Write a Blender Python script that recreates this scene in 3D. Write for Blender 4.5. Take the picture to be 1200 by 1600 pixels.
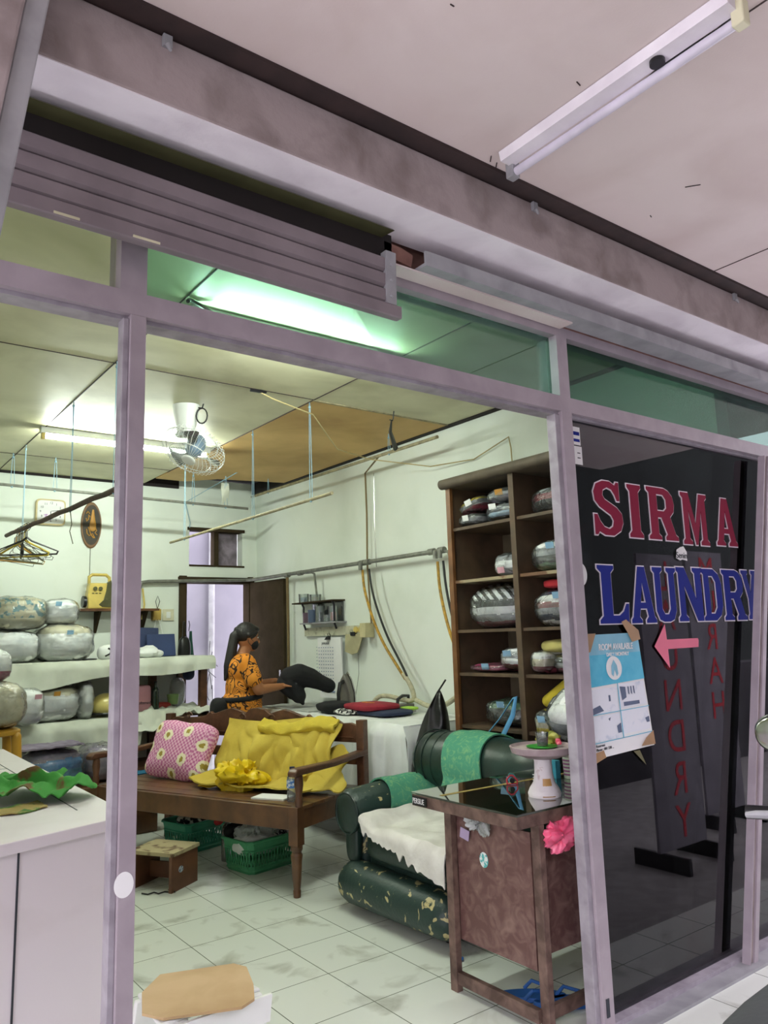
import bpy, bmesh, math, random
from mathutils import Vector, Matrix, Euler, noise
random.seed(7)
PI = math.pi
scene = bpy.context.scene
for o in list(bpy.data.objects): bpy.data.objects.remove(o)
COL = scene.collection

# ------------------------------------------------------------------ camera
cam = bpy.data.cameras.new('camera'); camo = bpy.data.objects.new('camera', cam); COL.objects.link(camo)
cam.sensor_fit = 'HORIZONTAL'; cam.sensor_width = 36; cam.lens = 36; cam.clip_start = .02; cam.clip_end = 100
R3 = Matrix(((0.80031398, -0.07118693, -0.59534021), (-0.59881113, -0.14520318, -0.78761747), (-0.03037722, 0.9868376, -0.15883566)))
camo.matrix_world = Matrix.Translation((0, -1.9057, 1.4)) @ R3.to_4x4()
scene.camera = camo

# ------------------------------------------------------------------ world, exposure
w = bpy.data.worlds.new('sky'); scene.world = w; w.use_nodes = True
w.node_tree.nodes['Background'].inputs[0].default_value = (0.94, 0.89, 1.0, 1)
w.node_tree.nodes['Background'].inputs[1].default_value = 4.2
scene.view_settings.view_transform = 'Standard'; scene.view_settings.look = 'None'
scene.view_settings.gamma = 1; scene.view_settings.use_curve_mapping = False
scene.view_settings.exposure = 0.3
TUBE_POWER = 185
TUBE_COL = (0.90, 1.0, 0.89)

# ------------------------------------------------------------------ materials
def srgb(h):
    if isinstance(h, str):
        h = h.lstrip('#'); c = [int(h[i:i+2], 16)/255 for i in (0, 2, 4)]
    else: c = list(h)
    return tuple((x/12.92 if x <= .04045 else ((x+.055)/1.055)**2.4) for x in c)
MATS = {}
def mat(name, col, rough=.6, col2=None, var=.12, vs=6, bump=0, bs=60, metal=0, coat=0, thr=None, alpha=None, spec=.5, sheen=0, detail=5, dist=.4):
    """procedural noise-varied material; col2 = second colour of the blotches"""
    if name in MATS: return MATS[name]
    m = bpy.data.materials.new(name); m.use_nodes = True; nt = m.node_tree; b = nt.nodes['Principled BSDF']
    c = srgb(col); c2 = srgb(col2) if col2 else tuple(min(1, x*(1-var*2)) for x in c)
    tc = nt.nodes.new('ShaderNodeTexCoord'); n = nt.nodes.new('ShaderNodeTexNoise')
    n.inputs['Scale'].default_value = vs; n.inputs['Detail'].default_value = detail; n.inputs['Distortion'].default_value = dist
    nt.links.new(tc.outputs['Object'], n.inputs['Vector'])
    r = nt.nodes.new('ShaderNodeValToRGB'); lo, hi = thr if thr else (.35, .65)
    r.color_ramp.elements[0].position = lo; r.color_ramp.elements[1].position = hi
    r.color_ramp.elements[0].color = (*c, 1); r.color_ramp.elements[1].color = (*c2, 1)
    nt.links.new(n.outputs['Fac'], r.inputs['Fac']); nt.links.new(r.outputs['Color'], b.inputs['Base Color'])
    b.inputs['Roughness'].default_value = rough; b.inputs['Metallic'].default_value = metal
    b.inputs['Coat Weight'].default_value = coat; b.inputs['Coat Roughness'].default_value = .12
    b.inputs['Specular IOR Level'].default_value = spec
    if sheen: b.inputs['Sheen Weight'].default_value = sheen
    if bump:
        n2 = nt.nodes.new('ShaderNodeTexNoise'); n2.inputs['Scale'].default_value = bs; n2.inputs['Detail'].default_value = 4
        nt.links.new(tc.outputs['Object'], n2.inputs['Vector'])
        bp = nt.nodes.new('ShaderNodeBump'); bp.inputs['Strength'].default_value = min(1, bump); bp.inputs['Distance'].default_value = .01
        nt.links.new(n2.outputs['Fac'], bp.inputs['Height']); nt.links.new(bp.outputs['Normal'], b.inputs['Normal'])
    MATS[name] = m; return m
def emis(name, col, s):
    m = bpy.data.materials.new(name); m.use_nodes = True; nt = m.node_tree; b = nt.nodes['Principled BSDF']
    b.inputs['Emission Color'].default_value = (*col, 1); b.inputs['Emission Strength'].default_value = s
    b.inputs['Base Color'].default_value = (.8, .8, .8, 1); return m
def film(name, tint, gloss, haze=0, hazecol=(.8, .85, .85), rough=.08, bump=0, bs=30, base=.05, ior=1.45):
    """thin see-through sheet: tinted transparency + fresnel gloss + optional haze"""
    m = bpy.data.materials.new(name); m.use_nodes = True; nt = m.node_tree; nt.nodes.remove(nt.nodes['Principled BSDF'])
    out = nt.nodes['Material Output']
    tr = nt.nodes.new('ShaderNodeBsdfTransparent'); tr.inputs[0].default_value = (*tint, 1)
    gl = nt.nodes.new('ShaderNodeBsdfGlossy'); gl.inputs['Roughness'].default_value = rough; gl.inputs[0].default_value = (1, 1, 1, 1)
    fr = nt.nodes.new('ShaderNodeFresnel'); fr.inputs['IOR'].default_value = ior
    mu = nt.nodes.new('ShaderNodeMath'); mu.operation = 'MULTIPLY_ADD'; mu.inputs[1].default_value = gloss; mu.inputs[2].default_value = base
    mu.use_clamp = True
    nt.links.new(fr.outputs[0], mu.inputs[0])
    src = tr.outputs[0]
    if haze:
        df = nt.nodes.new('ShaderNodeBsdfDiffuse'); df.inputs[0].default_value = (*hazecol, 1)
        mh = nt.nodes.new('ShaderNodeMixShader'); mh.inputs[0].default_value = haze
        nt.links.new(tr.outputs[0], mh.inputs[1]); nt.links.new(df.outputs[0], mh.inputs[2]); src = mh.outputs[0]
    mx = nt.nodes.new('ShaderNodeMixShader'); nt.links.new(mu.outputs[0], mx.inputs[0]); nt.links.new(src, mx.inputs[1]); nt.links.new(gl.outputs[0], mx.inputs[2])
    nt.links.new(mx.outputs[0], out.inputs['Surface'])
    if bump:
        tc = nt.nodes.new('ShaderNodeTexCoord'); n2 = nt.nodes.new('ShaderNodeTexNoise'); n2.inputs['Scale'].default_value = bs
        n2.inputs['Detail'].default_value = 3; n2.inputs['Distortion'].default_value = 1.5
        nt.links.new(tc.outputs['Object'], n2.inputs['Vector'])
        bp = nt.nodes.new('ShaderNodeBump'); bp.inputs['Strength'].default_value = bump; bp.inputs['Distance'].default_value = .02
        nt.links.new(n2.outputs['Fac'], bp.inputs['Height'])
        nt.links.new(bp.outputs['Normal'], gl.inputs['Normal']); nt.links.new(bp.outputs['Normal'], fr.inputs['Normal'])
    return m

M_alu = mat('mauve_painted_aluminium', '#a99ea5', .40, vs=9, bump=.05, col2='#9c9198')
M_alu2 = mat('weathered_aluminium', '#a9a3ab', .45, col2='#8f8890', vs=14)
M_wallin = mat('pale_green_white_wall_paint', '#e9efe6', .75, col2='#d8e0d4', vs=1.6, thr=(.45, .8), bump=.05, bs=30)
M_plaster_out = mat('stained_grey_pink_plaster', '#a79a99', .85, col2='#877a78', vs=6, thr=(.42, .66), bump=.45, bs=22, detail=9)
M_soffit = mat('lit_soffit_and_batten_white', '#eee9ee', .8, col2='#d6cfd6', vs=4, thr=(.45, .75), bump=.12, bs=90)  # near-white holds the floor bounce under the beam; also the lamp batten
M_ceilout = mat('beige_board_canopy_ceiling', '#dccfcb', .85, col2='#cdbdb8', vs=2.2, thr=(.4, .75), bump=.05, bs=150)
M_ceilin = mat('cream_green_ceiling_board', '#d6d3b2', .5, col2='#a8a580', vs=1.6, thr=(.42, .75), detail=8, bump=.06, bs=5)
M_ply = mat('bare_plywood_ceiling', '#d8b472', .6, col2='#b48f50', vs=1.8, thr=(.35, .7), detail=8)
M_dark = mat('dark_gap_shade_board', '#231c1b', .9)  # near-black stands in for shade in gaps and the ceiling hole
M_darkgap = mat('dark_brown_seam_and_recess_shade', '#3a2a28', .8, col2='#2a1e1d', vs=10)  # dark seams and cracks, and the painted shade of the beam recess
M_redwood = mat('reddish_raw_timber', '#8a6358', .75, col2='#6e4c44', vs=12, bump=.2)
M_slat = mat('grey_mauve_shutter_slat', '#8a7f83', .5, col2='#766c70', vs=7, thr=(.3, .75))
M_grey = mat('light_grey_metal_ledge', '#a5a5a8', .5, col2='#8d8d90', vs=8)
M_wood = mat('dark_varnished_teak', '#6b4629', .38, col2='#4f311c', vs=9, detail=8, coat=.25)
M_woodd = mat('dark_teak_carved', '#64402a', .42, col2='#4a2c1b', vs=14, detail=8, bump=.15, bs=80)
M_cab = mat('old_brown_cabinet_wood', '#5c4836', .6, col2='#46382a', vs=8, detail=8)
M_cabin = mat('dusty_cabinet_back_board', '#6e634f', .8, col2='#5a503c', vs=5)
M_door = mat('dark_brown_door_veneer', '#3f3324', .8, col2='#332919', vs=7, spec=.15)
M_pipe = mat('galvanised_grey_pipe', '#85867d', .45, metal=.3, col2='#6d6e66', vs=20)
M_stick = mat('old_brown_broomstick', '#5d4438', .7, col2='#44312a', vs=20)
M_lath = mat('pale_bamboo_lath', '#a29878', .7, col2='#7f765c', vs=20)
M_cord = mat('pale_blue_nylon_cord', '#8fb3c6', .6)
M_wire = mat('black_rubber_cable', '#1b1b1b', .5)
M_white = mat('white_plastic', '#eceeea', .35, var=.04)
M_cloth = mat('off_white_cotton_sheet', '#d8dcd0', .9, col2='#c2c6b8', vs=3, bump=.08, bs=200)
M_cloth2 = mat('white_linen', '#eef0ee', .9, col2='#dfe2e0', vs=6, bump=.1, bs=60)
M_leather = mat('dark_green_leather', '#1f3530', .36, col2='#182823', vs=5, bump=.12, bs=40)
M_leatherworn = mat('dark_green_leather_with_peeled_patches', '#1f3530', .45, col2='#b5a878', vs=9, thr=(.60, .625), detail=12, dist=2.5, bump=.2)
M_towel = mat('teal_green_towel', '#4c9478', .95, col2='#7fae7c', vs=24, thr=(.5, .72), detail=8, dist=2, bump=.3, bs=200)
M_counter = mat('white_laminate', '#e6dee2', .4, col2='#d8cfd2', vs=3, thr=(.55, .8), coat=.1)
M_black = mat('black_cloth', '#111114', .9, col2='#1b1c20', vs=12, bump=.1)
M_blackpl = mat('black_plastic', '#151518', .35)
M_skin = mat('brown_skin', '#a86f48', .5, var=.05, vs=10)
M_hair = mat('black_hair', '#15100f', .45, bump=.4, bs=150)
M_laminate = mat('worn_reddish_brown_laminate', '#644541', .5, col2='#8a6e66', vs=16, thr=(.42, .75), detail=10, dist=1.2)
M_deskframe = mat('worn_wooden_desk_frame', '#7a6157', .6, col2='#4f3b34', vs=18, detail=8)
M_cardb = mat('tan_cardboard', '#c8ac82', .85, col2='#b3966b', vs=5)
M_yell = mat('mustard_yellow_blanket', '#cbb44c', .9, col2='#bba23c', vs=4, bump=.15, bs=90)
M_yellbag = mat('bright_yellow_plastic_bag', '#f2d21a', .4, col2='#e0bb10', vs=8)
M_sticker_blue = mat('pale_blue_paper', '#8fb8d6', .6)
M_paper = mat('white_paper', '#efefee', .7, var=.03)
M_ink = mat('dark_printed_ink', '#30343c', .6)
M_cyan = mat('cyan_print', '#3fb3d3', .5, col2='#55bfda', vs=20)
M_cyan2 = mat('pale_cyan_print', '#84c6dc', .5)
M_red = mat('red_cloth', '#b42a34', .8)
M_gold = mat('carved_golden_wood', '#c08a35', .5)
M_tan = mat('tan_wood_rim', '#7c5630', .5)
M_char = mat('charcoal_brown_board', '#352c20', .6)
M_cream = mat('cream_yellow_plastic', '#dcc36a', .35)
M_olive = mat('smoky_olive_plastic', '#55553a', .25)
M_yelpl = mat('mustard_yellow_plastic', '#b98a2a', .4, col2='#a67a22')
M_basket = mat('teal_green_plastic', '#3a9c80', .4)
M_basket2 = mat('green_plastic', '#4fa877', .4)
M_steel = mat('polished_steel', '#b8b8b4', .18, metal=1, var=.02)
M_iron = mat('grey_iron_body', '#6d6962', .4)
M_blue = mat('navy_blue_card', '#24345c', .6)
M_bluerub = mat('blue_rubber', '#2a62a8', .5, col2='#24579a')
M_lilac = mat('lilac_daylit_wall_paint', '#8b8892', .8, col2='#7e7b86', vs=2)
M_asph = mat('grey_concrete_street', '#8b8886', .95, col2='#7a7775', vs=10)
M_wrap = film('clear_plastic_wrap', (.97, .98, .98), 1.6, haze=.05, rough=.12, bump=1.0, bs=17, base=.03)
M_bag = film('thin_translucent_bag', (.9, .93, .92), 1.2, haze=.35, rough=.15, bump=1.0, bs=22, base=.05)
M_jar = film('clear_plastic_jar', (.85, .88, .88), 1.0, haze=.12, rough=.05)
M_glassdark = film('dark_tinted_glass', (.30, .31, .35), .95, rough=.0, base=0.0, ior=1.5)
M_glassgreen = film('green_tinted_glass', (.62, .84, .76), .8, rough=.0, base=0.0, ior=1.5)
M_glassgreen2 = film('dark_green_tinted_glass', (.30, .46, .40), .45, rough=.0, base=0.0, ior=1.5)
M_glassclear = film('clear_window_glass', (.95, .97, .93), .5, rough=.0, base=0.0, ior=1.5)

def tile_mat(name, size, ox, oy, base, base2, grout, gw=.004):
    m = bpy.data.materials.new(name); m.use_nodes = True; nt = m.node_tree; b = nt.nodes['Principled BSDF']
    tc = nt.nodes.new('ShaderNodeTexCoord'); mp = nt.nodes.new('ShaderNodeMapping'); mp.inputs['Location'].default_value = (ox, oy, 0)
    nt.links.new(tc.outputs['Object'], mp.inputs['Vector'])
    br = nt.nodes.new('ShaderNodeTexBrick'); br.offset = 0; br.squash = 1
    br.inputs['Scale'].default_value = 1; br.inputs['Brick Width'].default_value = size; br.inputs['Row Height'].default_value = size
    br.inputs['Mortar Size'].default_value = gw/2; br.inputs['Mortar Smooth'].default_value = .1; br.inputs['Bias'].default_value = -.3
    br.inputs['Color1'].default_value = (*srgb(base), 1); br.inputs['Color2'].default_value = (*srgb(base2), 1); br.inputs['Mortar'].default_value = (*srgb(grout), 1)
    nt.links.new(mp.outputs[0], br.inputs['Vector'])
    n = nt.nodes.new('ShaderNodeTexNoise'); n.inputs['Scale'].default_value = 4.5; n.inputs['Detail'].default_value = 9; n.inputs['Distortion'].default_value = .6
    nt.links.new(tc.outputs['Object'], n.inputs['Vector'])
    rr = nt.nodes.new('ShaderNodeValToRGB'); rr.color_ramp.elements[0].position = .56; rr.color_ramp.elements[1].position = .72
    rr.color_ramp.elements[0].color = (0, 0, 0, 1); rr.color_ramp.elements[1].color = (.6, .6, .6, 1)
    nt.links.new(n.outputs['Fac'], rr.inputs['Fac'])
    mx = nt.nodes.new('ShaderNodeMixRGB'); mx.inputs['Color2'].default_value = (*srgb('#8f8f7d'), 1)
    nt.links.new(rr.outputs['Color'], mx.inputs['Fac']); nt.links.new(br.outputs['Color'], mx.inputs['Color1'])
    nt.links.new(mx.outputs[0], b.inputs['Base Color']); b.inputs['Roughness'].default_value = .22
    b.inputs['Specular IOR Level'].default_value = .4
    return m
M_tile = tile_mat('white_ceramic_floor_tile', .33, -.23, -.08, '#e0e5dc', '#dadfd5', '#5d6357')

# ------------------------------------------------------------------ mesh builder
def V(*a): return Vector(a[0]) if len(a) == 1 else Vector(a)
class MB:
    def __init__(s): s.bm = bmesh.new(); s.mi = 0
    def _fin(s, fs):
        for f in fs: f.material_index = s.mi
        return s
    def box(s, c, d, rot=None):
        c = V(c); hx, hy, hz = d[0]/2, d[1]/2, d[2]/2
        vs = []
        for x in (-hx, hx):
            for y in (-hy, hy):
                for z in (-hz, hz):
                    v = V(x, y, z)
                    if rot is not None: v = rot @ v
                    vs.append(s.bm.verts.new(c+v))
        q = [(0, 1, 3, 2), (4, 6, 7, 5), (0, 4, 5, 1), (2, 3, 7, 6), (0, 2, 6, 4), (1, 5, 7, 3)]
        return s._fin([s.bm.faces.new([vs[i] for i in f]) for f in q])
    def b2(s, a, b):
        return s.box([(a[i]+b[i])/2 for i in range(3)], [abs(b[i]-a[i]) for i in range(3)])
    def rings(s, rs, cap=True, closed=False):
        vr = [[s.bm.verts.new(p) for p in r] for r in rs]; n = len(vr[0]); fs = []
        for a, b in zip(vr, vr[1:]):
            for i in range(n): fs.append(s.bm.faces.new((a[i], a[(i+1) % n], b[(i+1) % n], b[i])))
        if cap:
            fs.append(s.bm.faces.new(list(reversed(vr[0])))); fs.append(s.bm.faces.new(vr[-1]))
        return s._fin(fs)
    def tube(s, pts, r, n=8, cap=True, flat=1, closed=False):
        pts = [V(p) for p in pts]
        if closed: pts = pts+[pts[0], pts[1]]
        rad = r if isinstance(r, (list, tuple)) else [r]*len(pts)
        rs = []; up = None
        for i, p in enumerate(pts):
            if i == 0: t = pts[1]-p
            elif i == len(pts)-1: t = p-pts[i-1]
            else: t = (pts[i+1]-p).normalized()+(p-pts[i-1]).normalized()
            if t.length < 1e-9: t = V(0, 0, 1)
            t.normalize()
            if up is None:
                up = V(0, 0, 1) if abs(t.z) < .9 else V(1, 0, 0)
            up = (up-t*up.dot(t))
            if up.length < 1e-6: up = t.orthogonal()
            up.normalize(); sd = t.cross(up)
            rs.append([p+(sd*math.cos(2*PI*k/n)+up*math.sin(2*PI*k/n)*flat)*rad[i] for k in range(n)])
        return s.rings(rs, cap and not closed)
    def cyl(s, a, b, r0, r1=None, n=20):
        return s.tube([a, b], [r0, r0 if r1 is None else r1], n)
    def lathe(s, prof, c=(0, 0, 0), n=28, sx=1, sy=1):
        c = V(c)
        rs = [[c+V(r*sx*math.cos(2*PI*k/n), r*sy*math.sin(2*PI*k/n), z) for k in range(n)] for r, z in prof]
        return s.rings(rs)
    def prism(s, pts, ext):
        pts = [V(p) for p in pts]; e = V(ext)
        a = [s.bm.verts.new(p) for p in pts]; b = [s.bm.verts.new(p+e) for p in pts]; n = len(a)
        fs = [s.bm.faces.new(a), s.bm.faces.new(list(reversed(b)))]
        for i in range(n): fs.append(s.bm.faces.new((a[(i+1) % n], a[i], b[i], b[(i+1) % n])))
        return s._fin(fs)
    def sell(s, c, d, e1=.5, e2=.5, nu=28, nv=16, nz=0, ns=3, rot=None, seed=0, fn=None):
        c = V(c)
        def sp(x, e): return math.copysign(abs(x)**e, x)
        rs = []
        for j in range(1, nv):
            ph = -PI/2+PI*j/nv; r = []
            for i in range(nu):
                th = 2*PI*i/nu
                p = V(d[0]*sp(math.cos(ph), e1)*sp(math.cos(th), e2), d[1]*sp(math.cos(ph), e1)*sp(math.sin(th), e2), d[2]*sp(math.sin(ph), e1))
                r.append(p)
            rs.append(r)
        pole0, pole1 = V(0, 0, -d[2]), V(0, 0, d[2])
        def fx(p):
            q = p.copy()
            if nz: q += q.normalized()*noise.noise(p*ns+V(seed*3.1, seed, 1.7))*nz+q.normalized()*noise.noise(p*ns*2.7+V(seed, 2, seed))*nz*.5
            if fn: q = fn(q)
            if rot is not None: q = rot @ q
            return c+q
        vr = [[s.bm.verts.new(fx(p)) for p in r] for r in rs]; fs = []
        for a, b in zip(vr, vr[1:]):
            for i in range(nu): fs.append(s.bm.faces.new((a[i], a[(i+1) % nu], b[(i+1) % nu], b[i])))
        b0 = s.bm.verts.new(fx(pole0)); b1 = s.bm.verts.new(fx(pole1))
        for i in range(nu):
            fs.append(s.bm.faces.new((b0, vr[0][(i+1) % nu], vr[0][i]))); fs.append(s.bm.faces.new((b1, vr[-1][i], vr[-1][(i+1) % nu])))
        return s._fin(fs)
    def ball(s, c, r, **k): return s.sell(c, (r, r, r) if not isinstance(r, (tuple, list)) else r, 1, 1, nu=k.pop('nu', 16), nv=k.pop('nv', 10), **k)
    def limb(s, a, b, r0, r1, n=14):
        a, b = V(a), V(b); t = (b-a); L = t.length; t.normalize(); pts = []; rr = []
        for k in range(5):
            an = PI/2*(1-k/4.0); pts.append(a-t*r0*math.sin(an)); rr.append(max(r0*math.cos(an), 1e-4))
        for k in range(5):
            an = PI/2*k/4.0; pts.append(b+t*r1*math.sin(an)); rr.append(max(r1*math.cos(an), 1e-4))
        return s.tube(pts, rr, n)
    def sheet(s, nu, nv, f, th=.004):
        """closed thick sheet from f(u,v)"""
        P = [[V(f(i/(nu-1), j/(nv-1))) for j in range(nv)] for i in range(nu)]
        N = [[None]*nv for _ in range(nu)]
        for i in range(nu):
            for j in range(nv):
                du = P[min(i+1, nu-1)][j]-P[max(i-1, 0)][j]; dv = P[i][min(j+1, nv-1)]-P[i][max(j-1, 0)]
                n = du.cross(dv); N[i][j] = n.normalized() if n.length > 1e-12 else V(0, 0, 1)
        A = [[s.bm.verts.new(P[i][j]+N[i][j]*th/2) for j in range(nv)] for i in range(nu)]
        B = [[s.bm.verts.new(P[i][j]-N[i][j]*th/2) for j in range(nv)] for i in range(nu)]
        fs = []
        for i in range(nu-1):
            for j in range(nv-1):
                fs.append(s.bm.faces.new((A[i][j], A[i+1][j], A[i+1][j+1], A[i][j+1])))
                fs.append(s.bm.faces.new((B[i][j], B[i][j+1], B[i+1][j+1], B[i+1][j])))
        for i in range(nu-1):
            fs.append(s.bm.faces.new((A[i][0], B[i][0], B[i+1][0], A[i+1][0]))); fs.append(s.bm.faces.new((A[i][-1], A[i+1][-1], B[i+1][-1], B[i][-1])))
        for j in range(nv-1):
            fs.append(s.bm.faces.new((A[0][j], A[0][j+1], B[0][j+1], B[0][j]))); fs.append(s.bm.faces.new((A[-1][j], B[-1][j], B[-1][j+1], A[-1][j+1])))
        return s._fin(fs)
    def build(s, name, mats, parent=None, smooth=True, bevel=0, remesh=0, sub=0, angle=40, smooth_it=0, loc=None, rz=0):
        bmesh.ops.recalc_face_normals(s.bm, faces=s.bm.faces)
        me = bpy.data.meshes.new(name); s.bm.to_mesh(me); s.bm.free()
        o = bpy.data.objects.new(name, me); COL.objects.link(o)
        for m in (mats if isinstance(mats, (list, tuple)) else [mats]): me.materials.append(m)
        if remesh:
            md = o.modifiers.new('r', 'REMESH'); md.mode = 'VOXEL'; md.voxel_size = remesh; md.use_smooth_shade = True
            if smooth_it:
                ms = o.modifiers.new('s', 'SMOOTH'); ms.iterations = smooth_it; ms.factor = .5
            dg = bpy.context.evaluated_depsgraph_get(); e = o.evaluated_get(dg)
            nm = bpy.data.meshes.new_from_object(e); o.modifiers.clear(); old = o.data; o.data = nm; bpy.data.meshes.remove(old)
            me = nm; me.name = name
            if len(me.materials) == 0:
                for m in (mats if isinstance(mats, (list, tuple)) else [mats]): me.materials.append(m)
        if bevel:
            b = o.modifiers.new('bevel', 'BEVEL'); b.width = bevel; b.segments = 2; b.limit_method = 'ANGLE'; b.angle_limit = math.radians(35)
        if sub:
            b = o.modifiers.new('sub', 'SUBSURF'); b.levels = sub; b.render_levels = sub
        if smooth:
            for p in me.polygons: p.use_smooth = True
            if not remesh: me.set_sharp_from_angle(angle=math.radians(angle))
        if parent: o.parent = parent
        if loc is not None: o.location = loc
        if rz: o.rotation_euler = (0, 0, rz)
        return o
def tag(o, label, cat, group=None, kind=None):
    o['label'] = label; o['category'] = cat
    if group: o['group'] = group
    if kind: o['kind'] = kind
    return o
def thing(name, label, cat, loc=(0, 0, 0), rz=0, group=None, rot=None):
    o = bpy.data.objects.new(name, None); COL.objects.link(o); o.empty_display_size = .05
    o.location = loc; o.rotation_euler = rot if rot else (0, 0, rz)
    return tag(o, label, cat, group)
def struct(name, mb, m, parent=None, **k):
    o = mb.build(name, m, parent, **k)
    if not parent: o['kind'] = 'structure'
    return o
def box1(a, b): return MB().b2(a, b)
def text(body, size, m, loc, rot, name='lettering', parent=None, ext=.0006, sx=1, align='LEFT', offset=0):
    c = bpy.data.curves.new(name, 'FONT'); c.body = body; c.size = size; c.extrude = ext; c.align_x = align; c.offset = offset
    t = bpy.data.objects.new(name, c); COL.objects.link(t)
    dg = bpy.context.evaluated_depsgraph_get(); me = bpy.data.meshes.new_from_object(t.evaluated_get(dg))
    bpy.data.objects.remove(t); o = bpy.data.objects.new(name, me); COL.objects.link(o)
    me.materials.clear(); me.materials.append(m); o.location = loc; o.rotation_euler = rot; o.scale = (sx, 1, 1)
    if parent: o.parent = parent
    return o
def copy_tree(o, parent=None):
    c = o.copy(); COL.objects.link(c)
    if parent: c.parent = parent
    for ch in list(o.children): copy_tree(ch, c)
    return c
def fold(p, a=.01, f=6, seed=0): return noise.noise(V(p[0]*f+seed, p[1]*f-seed, p[2]*f+seed*2))*a

FR = (PI/2, 0, 0)   # text standing on the facade, read from outside

# ================================================================== SETTING
RW, BW, CZ, LW = 3.70, 5.20, 2.90, -.60       # right wall x, back wall y, ceiling z, left wall x
struct('floor', box1((LW, -.42, -.14), (4.4, 6.4, 0)), M_tile, smooth=False)
struct('ground', box1((-8, -12, -.2), (12, -.42, -.13)), M_asph, smooth=False)
struct('wall_right', box1((RW, .12, 0), (RW+.12, BW, CZ+.1)), M_wallin, smooth=False)
struct('wall_left', box1((LW-.12, .0, 0), (LW, BW, CZ+.1)), M_wallin, smooth=False)
# back wall with a door opening and a small high opening
wb = MB()
for a, b in (((LW-.12, 0), (2.93, CZ+.1)), ((2.93, 1.97), (2.97, CZ+.1)), ((2.97, 2.49), (3.54, CZ+.1)), ((2.97, 1.97), (3.54, 2.14)), ((3.54, 1.97), (3.62, CZ+.1)), ((3.62, 0), (RW+.12, CZ+.1))):
    wb.b2((a[0], BW, a[1]), (b[0], BW+.12, b[1]))
struct('wall_back', wb, M_wallin, smooth=False)
# corridor behind the door: lilac wall lit by daylight
struct('wall_corridor', box1((2.2, 6.25, 0), (5.4, 6.35, 3.2)), M_lilac, smooth=False)
# ceiling boards
cl = MB(); cl.b2((LW, 0.1, CZ), (2.505, BW, CZ+.03)); cl.b2((2.505, .1, CZ), (RW-.04, 2.12, CZ+.03))
struct('ceiling', cl, M_ceilin, smooth=False)
struct('ceiling_plywood', MB().prism([(2.515, 2.13, CZ-.004), (RW-.05, 2.13, CZ-.004), (RW-.05, 4.52, CZ-.004), (3.02, 4.66, CZ-.004), (2.80, 4.90, CZ-.004), (2.515, 4.90, CZ-.004)], (0, 0, .02)), M_ply, smooth=False)
struct('ceiling_void', box1((LW-.1, 0, CZ+.12), (RW+.1, BW+.1, CZ+.16)), M_dark, smooth=False)
n = 0
def trim(a, b, m, nm=None, **k):
    global n; n += 1
    return struct(nm or 'trim_%d' % n, box1(a, b), m, smooth=False, **k)
for x in (0, 1.25): trim((x-.003, .1, CZ-.003), (x+.003, BW, CZ+.001), M_darkgap)
for y in (2.12, 4.52): trim((LW, y-.003, CZ-.003), (2.51, y+.003, CZ+.001), M_darkgap)
trim((2.507, .1, CZ-.004), (2.513, 4.6, CZ), M_darkgap)
trim((2.51, 2.12, CZ-.006), (RW-.03, 2.135, CZ), M_lath)
trim((RW-.05, .1, CZ-.01), (RW-.004, BW, CZ+.1), M_dark)            # near-black strip stands in for the shaded gap between ceiling and wall
trim((LW, BW-.025, CZ-.02), (2.85, BW-.004, CZ+.1), M_dark)  # same painted shade strip along the back wall

struct('wall_sky_block_back', box1((RW+.12, 1.0, 0), (4.72, 1.1, 3.1)), M_dark, smooth=False)  # added dark walls and lid, so no sky shows through the far pane
struct('wall_sky_block_side', box1((4.6, .1, 0), (4.72, 1.0, 3.1)), M_dark, smooth=False)
struct('ceiling_sky_block', box1((RW+.1, .1, 2.95), (4.72, 1.1, 3.05)), M_dark, smooth=False)
# door behind the ironing table: jambs, head and the leaf swung open
dj = MB(); dj.b2((2.87, BW-.03, 0), (2.94, BW+.1, 2.03)); dj.b2((3.60, BW-.03, 0), (3.65, BW+.1, 2.03)); dj.b2((2.86, BW-.035, 1.96), (3.66, BW+.1, 2.02))
door = struct('door_1', dj, M_door, smooth=False)
a_ = math.atan2(4.55-5.17, 3.665-3.63)
leaf = MB().box((.31, 0, .99), (.62, .035, 1.94)).build('door_leaf', M_door, door, bevel=.003, loc=(3.625, 5.165, .01), rz=a_)
lk = MB(); lk.cyl((.56, -.02, 1.0), (.56, -.07, 1.0), .012); lk.ball((.56, -.08, 1.0), .022); lk.b2((.545, -.024, 1.04), (.575, -.018, 1.10))
lk.build('door_handle', M_steel, leaf)
# small high opening: sill, board and frame post
wn = MB(); wn.b2((2.95, BW-.02, 2.48), (3.56, BW+.1, 2.51)); wn.b2((3.24, BW+.02, 2.14), (3.29, BW+.1, 2.49)); wn.b2((2.97, BW-.01, 2.125), (3.56, BW+.1, 2.142))
window = struct('window_1', wn, M_door, smooth=False)
MB().b2((3.30, BW+.10, 2.14), (3.53, BW+.115, 2.49)).build('board', mat('mottled_grey_mauve_board', '#6a6068', .8, col2='#9a8d9c', vs=10), window, smooth=False)

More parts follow.
